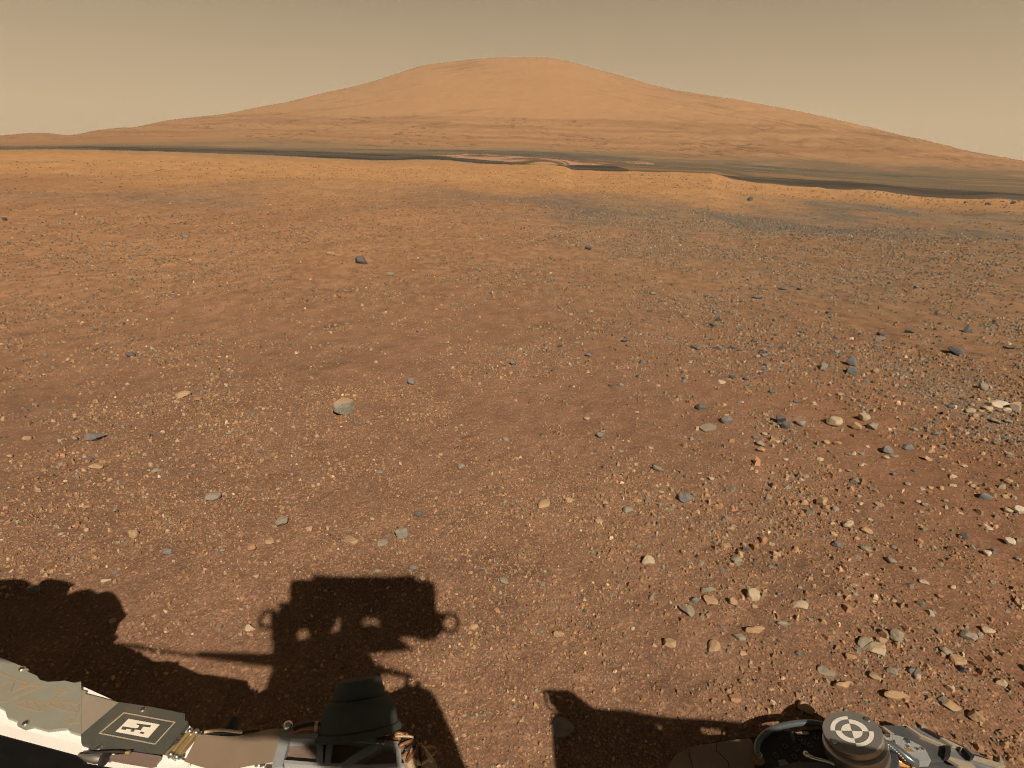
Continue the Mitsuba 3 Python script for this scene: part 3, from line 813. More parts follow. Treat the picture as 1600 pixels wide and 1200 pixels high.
# ------------------------------------------------------------------ rover: the deck, seen along the lower left edge
DK = 0.68
SC = 1.136                                         # deck fittings are sized for a deck at 0.85 m, turret fittings for 0.74 m
TS = 1.21
RV = 'rover'
labels[RV] = {'label': 'six-wheeled exploration rover whose deck, antenna and turret show along the bottom edge', 'category': 'rover'}


def part(name, mesh, bsdf, label=None, **kw):
    return obj(name, mesh, bsdf, RV, label, **kw)


def sub(parent, name, mesh, bsdf, label=None, **kw):
    return obj(name, mesh, bsdf, parent, label, **kw)


def z160(pts):                                    # readings from three enlargements of the photograph
    return [(x * 0.15826, 1010 + y * 0.15826) for x, y in pts]


def z210(pts):
    return [(100 + x * 0.13125, 1060 + y * 0.13125) for x, y in pts]


def z280(pts):
    return [(280 + x * 0.13125, 1090 + y * 0.13125) for x, y in pts]


def z440(pts):
    return [(440 + x * 0.175, 1040 + y * 0.175) for x, y in pts]


def stroke(pts, w_px, z, th=0.0012):
    return plate(LineString(pts).buffer(w_px / 2, cap_style='flat', join_style='mitre'), z + th, th)


def screw(px, py, z, r=0.0075):
    r = r * SC
    c = at(px, py, z)
    return lathe([(0, 0.0045), (r * 0.5, 0.0045), (r * 0.8, 0.0038), (r, 0.0015), (r, -0.001), (0, -0.001)], c, [0, 0, 1], 20)


deck_pts = [(-420, 905), (-240, 962), (0, 1031), (60, 1062), (128, 1072), (186, 1098), (290, 1122), (300, 1140), (330, 1146), (450, 1148), (640, 1166), (690, 1215), (660, 1290), (300, 1202), (128, 1173), (122, 1163), (0, 1131), (-420, 1020)]
dk = part('deck', plate(deck_pts, DK - 0.012, 0.05), 'white_paint', 'white painted deck rim gleaming in full sun')
shade_pts = [(-420, 1024), (0, 1131), (122, 1163), (128, 1173), (300, 1202), (660, 1290), (640, 1480), (-600, 1480), (-700, 1100)]  # outline of a near-black panel whose colour stands in for shade
by = part('shade_panel', plate(shade_pts, DK - 0.16, 0.03), 'shade_black', 'near-black sunken panel behind the white rim, standing in for shade')
wall = LineString([at(x, y, DK - 0.02)[:2] for x, y in [(-420, 1022), (0, 1133), (121, 1165), (127, 1175), (300, 1204), (660, 1292)]]).buffer(0.004)
part('shade_wall', extrude(wall, DK - 0.16, DK - 0.063), 'shade_black')  # wall in the same painted shade colour
sub(by, 'bolt', screw(61, 1165, DK - 0.155, 0.006), 'satin_metal')
sub(by, 'bolt', screw(22, 1178, DK - 0.155, 0.005), 'satin_metal')

npl = part('nameplate', plate(z160([(-900, -260), (0, 108), (240, 205), (285, 225), (272, 250), (365, 290), (392, 330), (470, 352), (640, 338), (735, 360), (800, 346), (800, 430), (800, 868), (690, 835), (665, 803), (470, 824), (330, 785), (240, 804), (165, 768), (185, 738), (70, 697), (45, 620), (-10, 592), (-900, 330)]), DK, 0.010),
           'plate_paint', 'grey-green nameplate with outlined letters and a line drawing')
part('side_plate', plate(z160([(802, 432), (850, 440), (835, 465), (1170, 553), (1170, 560), (1010, 690), (800, 866)]), DK - 0.001, 0.010), 'tan_sheet', 'plain tan-grey plate between nameplate and target')
for i, s_ in enumerate([[(-160, 205), (0, 263), (155, 322), (267, 357), (172, 425), (318, 375), (398, 400), (45, 545), (-60, 520)],
                        [(-120, 452), (0, 398), (72, 345), (135, 352), (122, 385), (98, 432), (0, 497), (-60, 520)],
                        [(150, 322), (100, 432)], [(-160, 205), (-120, 452)]]):
    sub(npl, 'letter_outline', stroke(z160(s_), 2.4, DK), 'letter_tan')
draw = []
for s_ in [[(555, 437), (590, 412), (658, 440), (625, 458), (560, 445)], [(605, 455), (548, 492), (470, 552), (430, 560)], [(612, 462), (556, 500), (500, 545)],
           [(150, 572), (230, 540), (330, 535), (440, 560), (520, 545), (640, 552), (700, 548), (785, 580)], [(150, 578), (240, 600), (340, 628), (440, 640)],
           [(170, 560), (210, 590), (250, 555), (290, 600), (340, 560), (380, 618), (420, 570), (455, 612), (490, 555)], [(480, 580), (560, 605), (640, 630), (750, 648)],
           [(500, 560), (540, 595), (590, 560), (630, 615), (680, 570), (720, 630), (760, 585), (785, 640)], [(625, 740), (670, 700), (740, 690), (770, 640)], [(625, 745), (700, 765), (790, 745)], [(690, 700), (700, 760)], [(320, 540), (400, 555)]]:
    draw.append(stroke(z160(s_), 2.0, DK, 0.0011))
sub(npl, 'line_drawing', cat(draw), 'letter_tan', 'tan line drawing of a wheeled machine')
for q in [(34, 1045), (40, 1130)]:
    sub(npl, 'screw', screw(*q, DK), 'bare_metal')

tgt = part('target_plate', plate(z210([(655, 282), (1000, 332), (1290, 388), (1440, 420), (1440, 500), (1480, 520), (1470, 540), (1190, 905), (1010, 895), (800, 868), (620, 860), (500, 850), (420, 868), (350, 858), (300, 830), (310, 800), (205, 765), (202, 670)]), DK + 0.006, 0.014),
           'target_grey', 'dark grey plate with a white square code mark in a thin frame')
fr = Polygon(z210([(712, 402), (1330, 517), (1085, 787), (410, 655)]))
sub(tgt, 'frame_line', plate(fr.difference(fr.buffer(-1.5, join_style='mitre')), DK + 0.0068, 0.0008), 'line_tan')
wh = Polygon(z210([(768, 480), (1140, 548), (1000, 706), (610, 632), (642, 604), (690, 560)]))
d1 = Polygon(z210([(872, 534), (1042, 556), (1022, 584), (945, 574), (912, 618), (846, 608), (828, 637), (788, 632), (802, 608), (745, 600), (735, 614), (676, 606), (700, 568), (850, 590), (882, 586), (895, 556), (858, 552)]))
d2 = Polygon(z210([(915, 630), (962, 640), (945, 663), (895, 655)]))
sub(tgt, 'code_mark', plate(wh.difference(d1).difference(d2), DK + 0.0068, 0.0008), 'target_white')
for q in z210([(938, 368), (412, 826)]):
    sub(tgt, 'screw', screw(*q, DK + 0.006, 0.0075), 'bare_metal')

# tube and small cover below the target plate
a, b = at(124, 1179, DK), at(161, 1186, DK)
part('spindle', tube(curve([a, (a + b) / 2, b], 6), [0.005, 0.008, 0.012, 0.013, 0.013, 0.009], 16), 'satin_metal', smooth=40)
part('spindle_collar', tube([b + (b - a) * 0.0, b + (b - a) * 0.10], 0.015, 18), 'black_paint', smooth=40)
part('brown_cover', plate(z210([(500, 918), (740, 900), (800, 872), (1170, 925), (1085, 1022), (1020, 1030), (740, 985), (490, 940)]), DK + 0.012, 0.012, 0.004), 'mauve_panel', 'dull mauve cover below the target plate')
part('black_cable', tube(curve([at(*q, DK + 0.02) for q in z210([(200, 888), (400, 880), (560, 872), (740, 885)])], 20), 0.0025, 8), 'black_paint', smooth=True)
part('gold_tip', tube([at(*q, DK + 0.02) for q in z210([(735, 886), (790, 880)])], 0.004, 10), 'gold_strip', smooth=40)

# hinge strip with rollers, curved bronze sheet, rib
hs = part('hinge_strip', plate(z210([(1470, 630), (1610, 650), (1330, 985), (1190, 905)]), DK + 0.004, 0.006), 'gold_strip', 'gold-brown hinge strip')
for k_, (p_, q_) in enumerate([((1500, 625), (1275, 900)), ((1575, 640), (1345, 930))]):
    (x0, y0), (x1, y1) = z210([p_])[0], z210([q_])[0]
    a, b = at(x0, y0, DK + 0.010), at(x1, y1, DK + 0.010)
    sub(hs, 'hinge_rod', tube([a, b], 0.005, 14), 'gold_strip', smooth=40)
    for e_ in (a, b):
        sub(hs, 'rod_end', trimesh.creation.icosphere(2, 0.0078).apply_translation(e_), 'bare_metal', smooth=True)
part('white_bracket', plate(z210([(1020, 895), (1200, 915), (1400, 965), (1500, 1000), (1450, 1066), (1100, 1040), (1170, 930)]), DK + 0.003, 0.012, 0.002), 'white_paint')
for q in z210([(1345, 775), (1390, 705), (1265, 930), (1380, 945)]):
    part('bolt', screw(*q, DK + 0.008, 0.005), 'bare_metal')
n_ = 60
top = curve([[*q] for q in z280([(225, 440), (500, 458), (690, 460), (800, 440), (1000, 392), (1250, 372)])], n_)
bot = curve([[*q] for q in z280([(60, 760), (300, 835), (560, 860), (760, 830), (950, 795), (1175, 770)])], n_)
P = np.zeros((8, n_, 3))
for i in range(n_):
    u_ = i / (n_ - 1)
    zz = DK + 0.012 + 0.040 * (0.5 - 0.5 * math.cos(2 * math.pi * np.clip(u_ * 0.92 + 0.02, 0, 1)))
    for j in range(8):
        k_ = j / 7
        P[j, i] = at(*(top[i] * (1 - k_) + bot[i] * k_), zz)
sheet = grid_mesh(P)
sheet.invert() if sheet.face_normals[:, 2].mean() < 0 else None
sh = part('curved_sheet', sheet, 'bronze_sheet', 'bronze sheet bent into a gentle wave', smooth=True)
marks = []
for y0, runs in ((610, [(285, 372), (410, 515)]), (633, [(268, 370), (395, 490), (505, 525)]), (654, [(255, 320), (350, 440)])):
    for x0, x1 in runs:
        q = z280([(x0, y0), (x1, y0 + (x1 - x0) * 0.10)])
        marks.append(stroke(q, 1.3, DK + 0.0175, 0.0008))
sub(sh, 'printed_mark', cat(marks), 'cream_wrap')
a, b = at(450, 1135, DK + 0.028), at(433, 1196, DK + 0.028)
side = np.cross(b - a, [0, 0, 1])
side /= np.linalg.norm(side)
rib = Polygon([(a + side * s_)[:2] for s_ in (-0.0085, 0.0085)] + [(b + side * s_)[:2] for s_ in (0.0085, -0.0085)]).buffer(0.004)
rb = part('rib', extrude(rib, DK - 0.004, DK + 0.028), 'rail_metal', 'blue-grey upright rib beside the bronze sheet')
sub(rb, 'rounded_cap', trimesh.creation.icosphere(2, 0.0125).apply_translation(a + [0, 0, 0.002]), 'bare_metal', smooth=True)
part('bright_edge', plate(z280([(1020, 815), (1180, 800), (1600, 832), (1600, 850), (1010, 838)]), DK + 0.006, 0.012), 'bare_metal')
for q in z280([(930, 795), (990, 800), (1160, 772)]):
    part('bolt', screw(*q, DK + 0.012, 0.006), 'bare_metal')

# truss frame
fr_z = DK + 0.030
rails = [[(60, 632), (230, 636), (420, 628), (600, 640), (800, 672), (1060, 705)], [(345, 640), (340, 900)], [(430, 640), (405, 900)], [(545, 905), (700, 800), (880, 690)], [(20, 860), (330, 885), (760, 905), (1100, 890)], [(1040, 700), (1050, 900)]]
tr = part('truss_frame', plate(z440([(30, 620), (420, 612), (1070, 690), (1110, 780), (1130, 930), (10, 905)]), DK + 0.004, 0.006), 'mauve_panel', 'mauve panel framed by a grey metal truss')
for s_, w_ in zip(rails, (7.5, 10, 9, 12, 5, 8)):
    g_ = plan(LineString(z440(s_)).buffer(w_ / 2, cap_style='flat'), fr_z)
    sub(tr, 'rail', extrude(g_, DK + 0.002, fr_z + 0.001 * (w_ % 3)), 'rail_metal')
for q in z440([(440, 632), (860, 684), (910, 690), (330, 640)]):
    sub(tr, 'bolt', screw(*q, fr_z + 0.001, 0.005), 'satin_metal')

# antenna drum on the front rim
o = at(561, 1143, DK)
oh = np.array([o[0], o[1], 0]) / np.hypot(o[0], o[1])
def lean(foot, tilt):                            # an axis leaning away so that it stands upright for the mast cameras
    best = None
    for a_ in np.linspace(-1.2, 1.2, 481):
        n_ = np.array([math.sin(tilt) * math.sin(a_), math.sin(tilt) * math.cos(a_), math.cos(tilt)])
        q_ = abs(ppos(foot + 0.02 * n_)[1] - ppos(foot)[1])
        best = (q_, n_) if best is None or q_ < best[0] else best
    return best[1]


an = lean(o, 0.80)
mp_ = ppos(o)[0] / F
prof = [(r_ * mp_, h_ * mp_) for r_, h_ in [(0.0, 75), (27, 74.5), (33, 72), (36.5, 66), (39.5, 48), (40, 47), (47, 45.5), (52, 41), (55, 33), (59.5, 8), (60, 7), (63, 6), (65, 1), (65, -3), (0, -3)]]
ant = part('antenna_drum', lathe(prof, o, an, 72), 'dark_green', 'dark green-black stepped antenna drum', smooth=35)
for hz, rr in ((47.2 * mp_, 40.2 * mp_), (7.2 * mp_, 60.2 * mp_)):
    sub(ant, 'seam_ring', lathe([(rr - 0.004, hz - 0.0012), (rr + 0.0012, hz - 0.001), (rr + 0.0012, hz + 0.001), (rr - 0.004, hz + 0.0012), (rr - 0.004, hz - 0.0012)], o, an, 72), 'black_paint', smooth=35)
for q in z440([(665, 590), (940, 598)]):
    part('bolt', screw(*q, DK + 0.03, 0.009), 'satin_metal')

# cable bundle with wraps, tangle of copper wires
bund = [at(*q, DK + 0.03) for q in z440([(90, 600), (170, 570), (300, 553), (430, 548), (520, 556), (580, 585), (640, 612)])]
cb = None
for j in range(6):
    off = np.array([r2.normal(0, 0.003), r2.normal(0, 0.004), r2.normal(0.004, 0.005)])
    m_ = tube(curve([q + off + r2.normal(0, 0.0012, 3) for q in bund], 40), 0.0042, 8)
    cb = part('cable_bundle', m_, 'copper_wire', 'brown bundled cables tied with cream wraps', smooth=True) if cb is None else (sub(cb, 'cable', m_, ['copper_wire', 'rose_wire', 'black_paint'][j % 3], smooth=True), cb)[1]
cc = curve(bund, 40)
for i in (14, 28):
    sub(cb, 'wrap', tube(cc[i:i + 3] + [0, 0, 0.004], 0.0125, 14), 'cream_wrap', smooth=40)
part('rose_cable', tube(curve([at(*q, DK + 0.04) for q in z440([(505, 545), (560, 548), (610, 580), (655, 612)])], 20), 0.0055, 10), 'rose_wire', smooth=True)
part('rim_cable', tube(curve([at(*q, DK + 0.02) for q in z440([(620, 610), (760, 628), (900, 640), (1060, 655)])], 20), 0.005, 10), 'copper_wire', smooth=True)
tg = None
for j in range(16):
    c0 = np.array(z440([(1060 + 60 * r2.uniform(0, 1) + 10 * j, 640 + 13 * j)])[0])
    pts = [at(*(c0 + r2.normal(0, 1, 2) * [9, 7]), DK + r2.uniform(0.0, 0.05)) for _ in range(4)]
    m_ = tube(curve(pts, 22), r2.uniform(0.0025, 0.0048), 8)
    tg = part('wire_tangle', m_, 'copper_wire', 'tangle of copper-brown wires at the deck corner', smooth=True) if tg is None else (sub(tg, 'wire', m_, ['copper_wire', 'cream_wrap', 'copper_wire', 'black_paint'][j % 4], smooth=True), tg)[1]
part('tangle_base', plate(z440([(1070, 770), (1240, 770), (1370, 830), (1400, 930), (1110, 930)]), DK + 0.004, 0.02, 0.006), 'cream_wrap')

# probe with a needle, and a white cable looping beside it
pb0, pb1, pb2 = at(360, 1141, DK), at(368, 1121, DK + 0.01), at(375, 1105, DK + 0.02)
pr_ = part('probe', tube([pb0, pb0 * 0.5 + pb1 * 0.5, pb1], [0.016, 0.013, 0.009], 18), 'dark_green', 'dark tapered probe with a thin needle', smooth=40)
sub(pr_, 'needle', tube([pb1, pb1 * 0.5 + pb2 * 0.5, pb2], [0.0032, 0.0026, 0.0015], 8), 'mauve_panel', smooth=40)
part('white_cable', tube(curve([at(*q, DK + 0.02) for q in z280([(300, 412), (400, 394), (500, 388), (620, 398), (750, 412)])], 24), 0.0035, 8), 'cream_wrap', smooth=True)
part('black_cable', tube(curve([at(*q, DK + 0.012) for q in z280([(270, 430), (450, 425), (650, 430), (800, 415), (950, 400)])], 24), 0.005, 8), 'black_paint', smooth=True)

# ------------------------------------------------------------------ rover: turret at lower right
TZ = 0.20


def z625(pts):                                    # two more enlargements
    return [(1250 + x * 0.10625, 1100 + y * 0.10625) for x, y in pts]


def z1040(pts):
    return [(1040 + x * 0.1625, 1100 + y * 0.1625) for x, y in pts]


def z1370(pts):
    return [(1370 + x * 0.11875, 1120 + y * 0.11875) for x, y in pts]


tc = at(1331, 1142.5, TZ)
vw = tc - EYE
vh = np.array([vw[0], vw[1], 0]) / np.hypot(vw[0], vw[1])
best = None
for a_ in np.linspace(-1.5, 0.8, 231):            # the disc leans away from the mast, level as its cameras see it
    n_ = np.array([math.sin(0.40) * math.sin(a_), math.sin(0.40) * math.cos(a_), math.cos(0.40)])
    u_ = np.cross(n_, [0, 1.0, 0])
    u_ /= np.linalg.norm(u_)
    w_ = np.cross(n_, u_)
    q_ = np.array([ppos(tc + 0.08 * (math.cos(t_) * u_ + math.sin(t_) * w_))[1:] for t_ in np.linspace(0, 2 * np.pi, 24, endpoint=False)])
    q_ = q_ - q_.mean(0)
    k_ = abs((q_[:, 0] * q_[:, 1]).mean() / (q_[:, 0] ** 2).mean() - 0.03)
    best = (k_, n_) if best is None or k_ < best[0] else best
tn = best[1]
RD = 41.0 * ppos(tc)[0] / F
a0 = np.cross(tn, [0, 1.0, 0])
a0 /= np.linalg.norm(a0)
b0 = np.cross(tn, a0)


def seen_dir(v):
    p0, p1 = ppos(tc), ppos(tc + 1e-3 * v)
    return np.array([p1[1] - p0[1], p1[2] - p0[2]])


Jm = np.stack([seen_dir(a0), seen_dir(b0)], 1)
cf = np.linalg.solve(Jm, [1.0, 0.06])
ex = (cf[0] * a0 + cf[1] * b0) / np.linalg.norm(cf)   # to the right as the camera sees it
cf = np.linalg.solve(Jm, [0.06, -1.0])
ey = np.cross(tn, ex)
ey = ey if ey @ (cf[0] * a0 + cf[1] * b0) > 0 else -ey
disc = part('target_disc', lathe([(0, 0), (0.985 * RD, 0), (RD, -0.015 * RD), (RD, -0.07 * RD), (0, -0.07 * RD)], tc, tn, 96), 'disc_grey', 'round grey disc with a quartered black and white bullseye', smooth=30)


def ring_sector(r0, r1, a0, a1, lift=0.0012, n=24):
    t_ = np.linspace(math.radians(a0), math.radians(a1), n)
    P_ = np.zeros((2, n, 3))
    for i, r_ in enumerate((r0, r1)):
        P_[i] = tc + tn * lift + RD * r_ * (np.cos(t_)[:, None] * ex + np.sin(t_)[:, None] * ey)
    m_ = grid_mesh(P_)
    if m_.face_normals.mean(0) @ tn < 0:
        m_.invert()
    b_ = m_.copy()
    b_.apply_translation(-tn * (lift + 0.0005))
    return cat([m_])


for (r0, r1, a0, a1) in [(0.0, 0.35, 90, 180), (0.56, 0.715, 90, 180), (0.0, 0.35, 270, 360), (0.56, 0.715, 270, 360), (0.35, 0.56, 0, 90), (0.35, 0.56, 180, 270)]:
    sub(disc, 'white_sector', ring_sector(r0, r1, a0 + 3, a1 + 3), 'disc_white')
for (u_, v_) in ((0.62, 0.60), (-0.66, -0.56)):
    q = tc + RD * (u_ * ex + v_ * ey)
    sub(disc, 'screw', lathe([(0.0, 0.0015), (0.030 * RD, 0.0015), (0.035 * RD, 0.004), (0.095 * RD, 0.004), (0.11 * RD, 0.001), (0.11 * RD, -0.001), (0, -0.001)], q, tn, 20), 'bare_metal', smooth=30)
part('disc_drum', lathe([(r_ * RD, h_ * RD) for r_, h_ in [(0.0, -0.075), (0.985, -0.075), (1.0, -0.10), (1.0, -0.30), (0.97, -0.33), (0.91, -0.35), (0.91, -0.39), (1.03, -0.41), (1.08, -0.45), (1.10, -0.52), (1.10, -0.92), (1.03, -1.02), (0.0, -1.02)]], tc, tn, 96), 'satin_metal', 'satin metal drum under the target disc', smooth=30)
part('drum_flange', lathe([(r_ * RD, h_ * RD) for r_, h_ in [(0, -1.0), (1.3, -1.0), (1.33, -1.03), (1.33, -1.12), (1.3, -1.15), (0, -1.15)]], tc, tn, 64), 'navy_panel', smooth=30)

# black bolted mounting plate left of the drum
bp = part('bolted_plate', plate(z1040([(860, 610), (850, 400), (1000, 280), (1180, 250), (1230, 262), (1500, 240), (1560, 300), (1600, 480), (1640, 700), (900, 700)]), TZ - 0.12, 0.03, 0.004), 'black_paint', 'black mounting plate dotted with bolt rings')
for q in z1040([(1290, 335), (1325, 372), (1145, 408), (1255, 437), (1060, 495), (1235, 512), (1450, 325), (1385, 400), (1290, 580)]):
    c_ = at(*q, TZ - 0.12)
    sub(bp, 'bolt_ring', lathe([(0.0046, 0.0), (0.005, 0.004), (0.0095, 0.004), (0.0105, 0.0), (0.0046, 0.0)], c_, [0, 0, 1], 20), 'navy_panel', smooth=30)
sub(bp, 'pale_shim', plate(z1040([(1245, 270), (1370, 262), (1380, 285), (1275, 292)]), TZ - 0.115, 0.006), 'cream_wrap')
sub(bp, 'pale_shim', plate(z1040([(1080, 540), (1150, 530), (1195, 590), (1100, 600)]), TZ - 0.115, 0.006), 'panel_blue')
sub(bp, 'rib', plate(z1040([(1210, 262), (1225, 262), (1250, 345), (1235, 350)]), TZ - 0.0726, 0.015), 'navy_panel')

# brown segmented fairing
fz = TZ - 0.1210
segs = [[(20, 600), (90, 490), (235, 415), (225, 500), (270, 640), (10, 660)], [(241, 413), (490, 368), (480, 450), (600, 560), (610, 640), (278, 640), (233, 500)], [(497, 367), (812, 325), (850, 400), (860, 640), (617, 640), (607, 556), (488, 446)], [(1000, 300), (1205, 262), (1235, 350), (1080, 390), (930, 400)]]
fa = None
for s_ in segs:
    m_ = plate(z1040(s_), fz, 0.03, 0.002)
    if fa is None:
        fa = part('fairing', m_, 'fender_brown', 'brown segmented fairing in shadow left of the turret')
    else:
        sub(fa, 'segment', m_, 'fender_brown')
sub(fa, 'backing', plate(z1040([(0, 640), (80, 485), (490, 360), (830, 316), (1210, 255), (1240, 360), (880, 660)]), fz - 0.0073, 0.03), 'black_paint')

# arched hose
hz_ = [(z1040([q])[0], h_) for q, h_ in [((890, 500), -0.105), ((880, 400), -0.105), ((930, 310), -0.105), ((1050, 235), -0.105), ((1200, 195), -0.105), ((1350, 180), -0.105), ((1470, 190), -0.105), ((1560, 215), -0.105)]]
ho = part('hose', tube(curve([at(*q, TZ + h_) for q, h_ in hz_], 60), 0.0112, 16), 'hose_blue', 'glossy blue-black hose arching over the bolted plate', smooth=True)
hp = at(*z1040([(890, 505)])[0], TZ - 0.115)
sub(ho, 'ferrule', tube([hp + [0, 0, 0.012], hp, hp - [0, 0, 0.006]], [0.0127, 0.0151, 0.0151], 18), 'bare_metal', smooth=40)
hp2 = at(*z1040([(890, 550)])[0], TZ - 0.12)
sub(ho, 'copper_sleeve', tube([hp2 + [0, 0, 0.012], hp2 - [0, 0, 0.03]], 0.020, 20), 'copper_wire', smooth=40)

# bright lever below the drum
lv = [at(*q, TZ - 0.0726) for q in z1040([(1350, 485), (1420, 520), (1520, 545), (1620, 580)])]
lev = part('lever', tube(curve(lv, 16), [0.0072] * 4 + [0.0055] * 12, 10), 'bare_metal', 'bright metal lever in front of the drum', smooth=True)
sub(lev, 'knob', trimesh.creation.icosphere(2, 0.0115).apply_translation(lv[0]), 'bare_metal', smooth=True)

# housing right of the disc: dark panels, tan edge strips, straps, bolts
pz = TZ - 0.0726
hsg = part('dark_panel', plate(z1370([(70, 110), (400, 122), (600, 245), (920, 385), (905, 545), (720, 560), (560, 400), (250, 235)]), pz, 0.02, 0.002), 'navy_panel', 'navy sloping panel right of the target disc')
sub(hsg, 'edge_strip', plate(z1370([(60, 122), (100, 130), (238, 228), (200, 240)]), pz + 0.0145, 0.014), 'strip_tan')
sub(hsg, 'edge_strip', plate(z1370([(395, 124), (430, 128), (600, 235), (905, 368), (900, 392), (580, 258)]), pz + 0.0121, 0.014), 'strip_tan')
op = part('outer_panel', plate(z1370([(430, 124), (560, 150), (640, 158), (830, 262), (1130, 395), (1460, 545), (1700, 680), (1250, 680), (940, 545), (925, 385), (610, 232)]), pz - 0.0097, 0.02, 0.002), 'panel_blue', 'blue-grey curved panel at the outer edge of the turret')
sub(op, 'edge_strip', plate(z1370([(835, 275), (870, 272), (1130, 398), (1140, 415), (1000, 380)]), pz + 0.0048, 0.012), 'strip_tan')
sub(op, 'edge_strip', plate(z1370([(1255, 535), (1290, 510), (1600, 600), (1700, 640), (1600, 650)]), pz + 0.0048, 0.012), 'strip_tan')
sub(op, 'edge_strip', plate(z1370([(925, 545), (970, 525), (1230, 600), (1300, 660), (1080, 640)]), pz + 0.0048, 0.012), 'strip_tan')
sub(op, 'dark_lip', plate(z1370([(600, 150), (640, 150), (840, 250), (1150, 390), (1140, 402), (820, 272)]), pz + 0.0024, 0.012), 'black_paint')
sub(op, 'dark_lip', plate(z1370([(1290, 490), (1470, 548), (1440, 570), (1270, 508)]), pz + 0.0024, 0.012), 'black_paint')
for s_ in ([(905, 378), (968, 378), (975, 450), (965, 520), (890, 530), (905, 450)], [(1125, 408), (1165, 405), (1290, 515), (1235, 535), (1190, 470)]):
    part('strap', plate(z1370(s_), pz + 0.0194, 0.022, 0.001), 'black_paint')
ft = part('fitting', plate(z1370([(0, 250), (110, 225), (280, 245), (400, 290), (560, 370), (640, 430), (720, 580), (560, 590), (400, 500), (120, 360)]), pz + 0.0266, 0.03, 0.004), 'rail_metal', 'cast grey fitting with bright bolts beside the disc')
for q in z1370([(135, 250), (400, 325)]):
    c_ = at(*q, pz + 0.0266)
    sub(ft, 'bolt_ring', lathe([(0.0032, 0.0), (0.0036, 0.005), (0.0085, 0.005), (0.0100, 0.0), (0.0032, 0.0)], c_, [0, 0, 1], 20), 'bare_metal', smooth=30)
for q in z1370([(225, 330), (530, 425), (405, 390), (595, 425)]):
    sub(ft, 'bolt', screw(*q, pz + 0.0266, 0.006), 'bare_metal')
sub(ft, 'slot', plate(z1370([(360, 395), (460, 420), (500, 470), (400, 455)]), pz + 0.0284, 0.003, 0.002), 'gold_strip')
cv_ = part('cable_sleeve', tube(curve([at(*q, pz + h_) for q, h_ in zip(z1370([(-60, 300), (60, 350), (180, 380), (330, 480), (520, 610)]), (0.0, 0.035, 0.04, 0.035, 0.02))], 40), 0.0151, 16), 'hose_blue', 'thick dark sleeve with a white stitched line', smooth=True)
dots = [cat([tube([at(*z1370([(150 + 27 * i, 362 + 21 * i + 0.6 * i * i)])[0], pz + 0.0647), at(*z1370([(162 + 27 * i, 371 + 21 * i + 0.6 * i * i)])[0], pz + 0.0647)], 0.0018, 6)]) for i in range(9)]
sub(cv_, 'stitching', cat(dots), 'target_white')
kp = part('taped_harness', tube(curve([at(*q, pz - 0.0121) for q in z1370([(-40, 510), (100, 545), (300, 585), (520, 625)])], 40), 0.0163, 18), 'amber_tape', 'amber taped harness under the sleeve', smooth=True)
kc = curve([at(*q, pz - 0.0121) for q in z1370([(-40, 510), (100, 545), (300, 585), (520, 625)])], 40)
for i in (16, 31, 36):
    sub(kp, 'tie', tube(kc[i:i + 3], 0.0176, 18), 'white_paint' if i != 31 else 'black_paint', smooth=40)
el_ = [at(*q, pz - 0.0121) for q in z1370([(60, 420), (40, 500), (120, 500), (190, 465)])]
part('pipe_elbow', tube(curve(el_, 20), 0.0133, 16), 'satin_metal', smooth=True)
part('turret_body', plate(z1040([(900, 650), (1250, 560), (1800, 560), (2400, 520), (3000, 560), (3400, 700), (3400, 1000), (900, 1000)]), TZ - 0.105, 0.05), 'navy_panel')

# ------------------------------------------------------------------ rover: body, wheels, mast and the gear that only its shadow shows, plus added shadow casters
def back(px, py, yp):                             # the point of the upright plane y = yp that shades the ground seen at a pixel
    g = at(px, py, 0.0)
    return g + SUN * ((yp - g[1]) / SUN[1])


EU = np.cross(SUN, [0, 0, 1.0])                   # the head looks straight away from the sun: right, up and depth axes of its parts
EU /= np.linalg.norm(EU)
EV = np.cross(EU, SUN)


def slab(pts, yp, th, holes=(), d0=0.0):          # a box-like part whose front faces away from the sun, th deep
    c_ = back(*np.mean(pts, 0), yp)

    def flat(r_):
        return [((g_ - c_) @ EU, (g_ - c_) @ EV) for g_ in (at(x, y, 0.0) for x, y in r_)]
    q = Polygon(flat(pts), [flat(h_) for h_ in holes]).buffer(0)
    ms_ = []
    for g_ in polys(q):
        m_ = trimesh.creation.extrude_polygon(g_, th, engine='earcut')
        v_ = m_.vertices
        m_ = trimesh.Trimesh(c_ + v_[:, :1] * EU + v_[:, 1:2] * EV + (v_[:, 2:] + d0) * SUN, m_.faces, process=False)
        if m_.volume < 0:
            m_.invert()
        ms_.append(m_)
    return cat(ms_)


def barrel(px, py, yp, r_, d0, d1):               # a lens barrel on the front of the head
    c_ = back(px, py, yp)
    return tube([c_ + SUN * d0, c_ + SUN * (d0 + d1) / 2, c_ + SUN * d1], r_, 28)


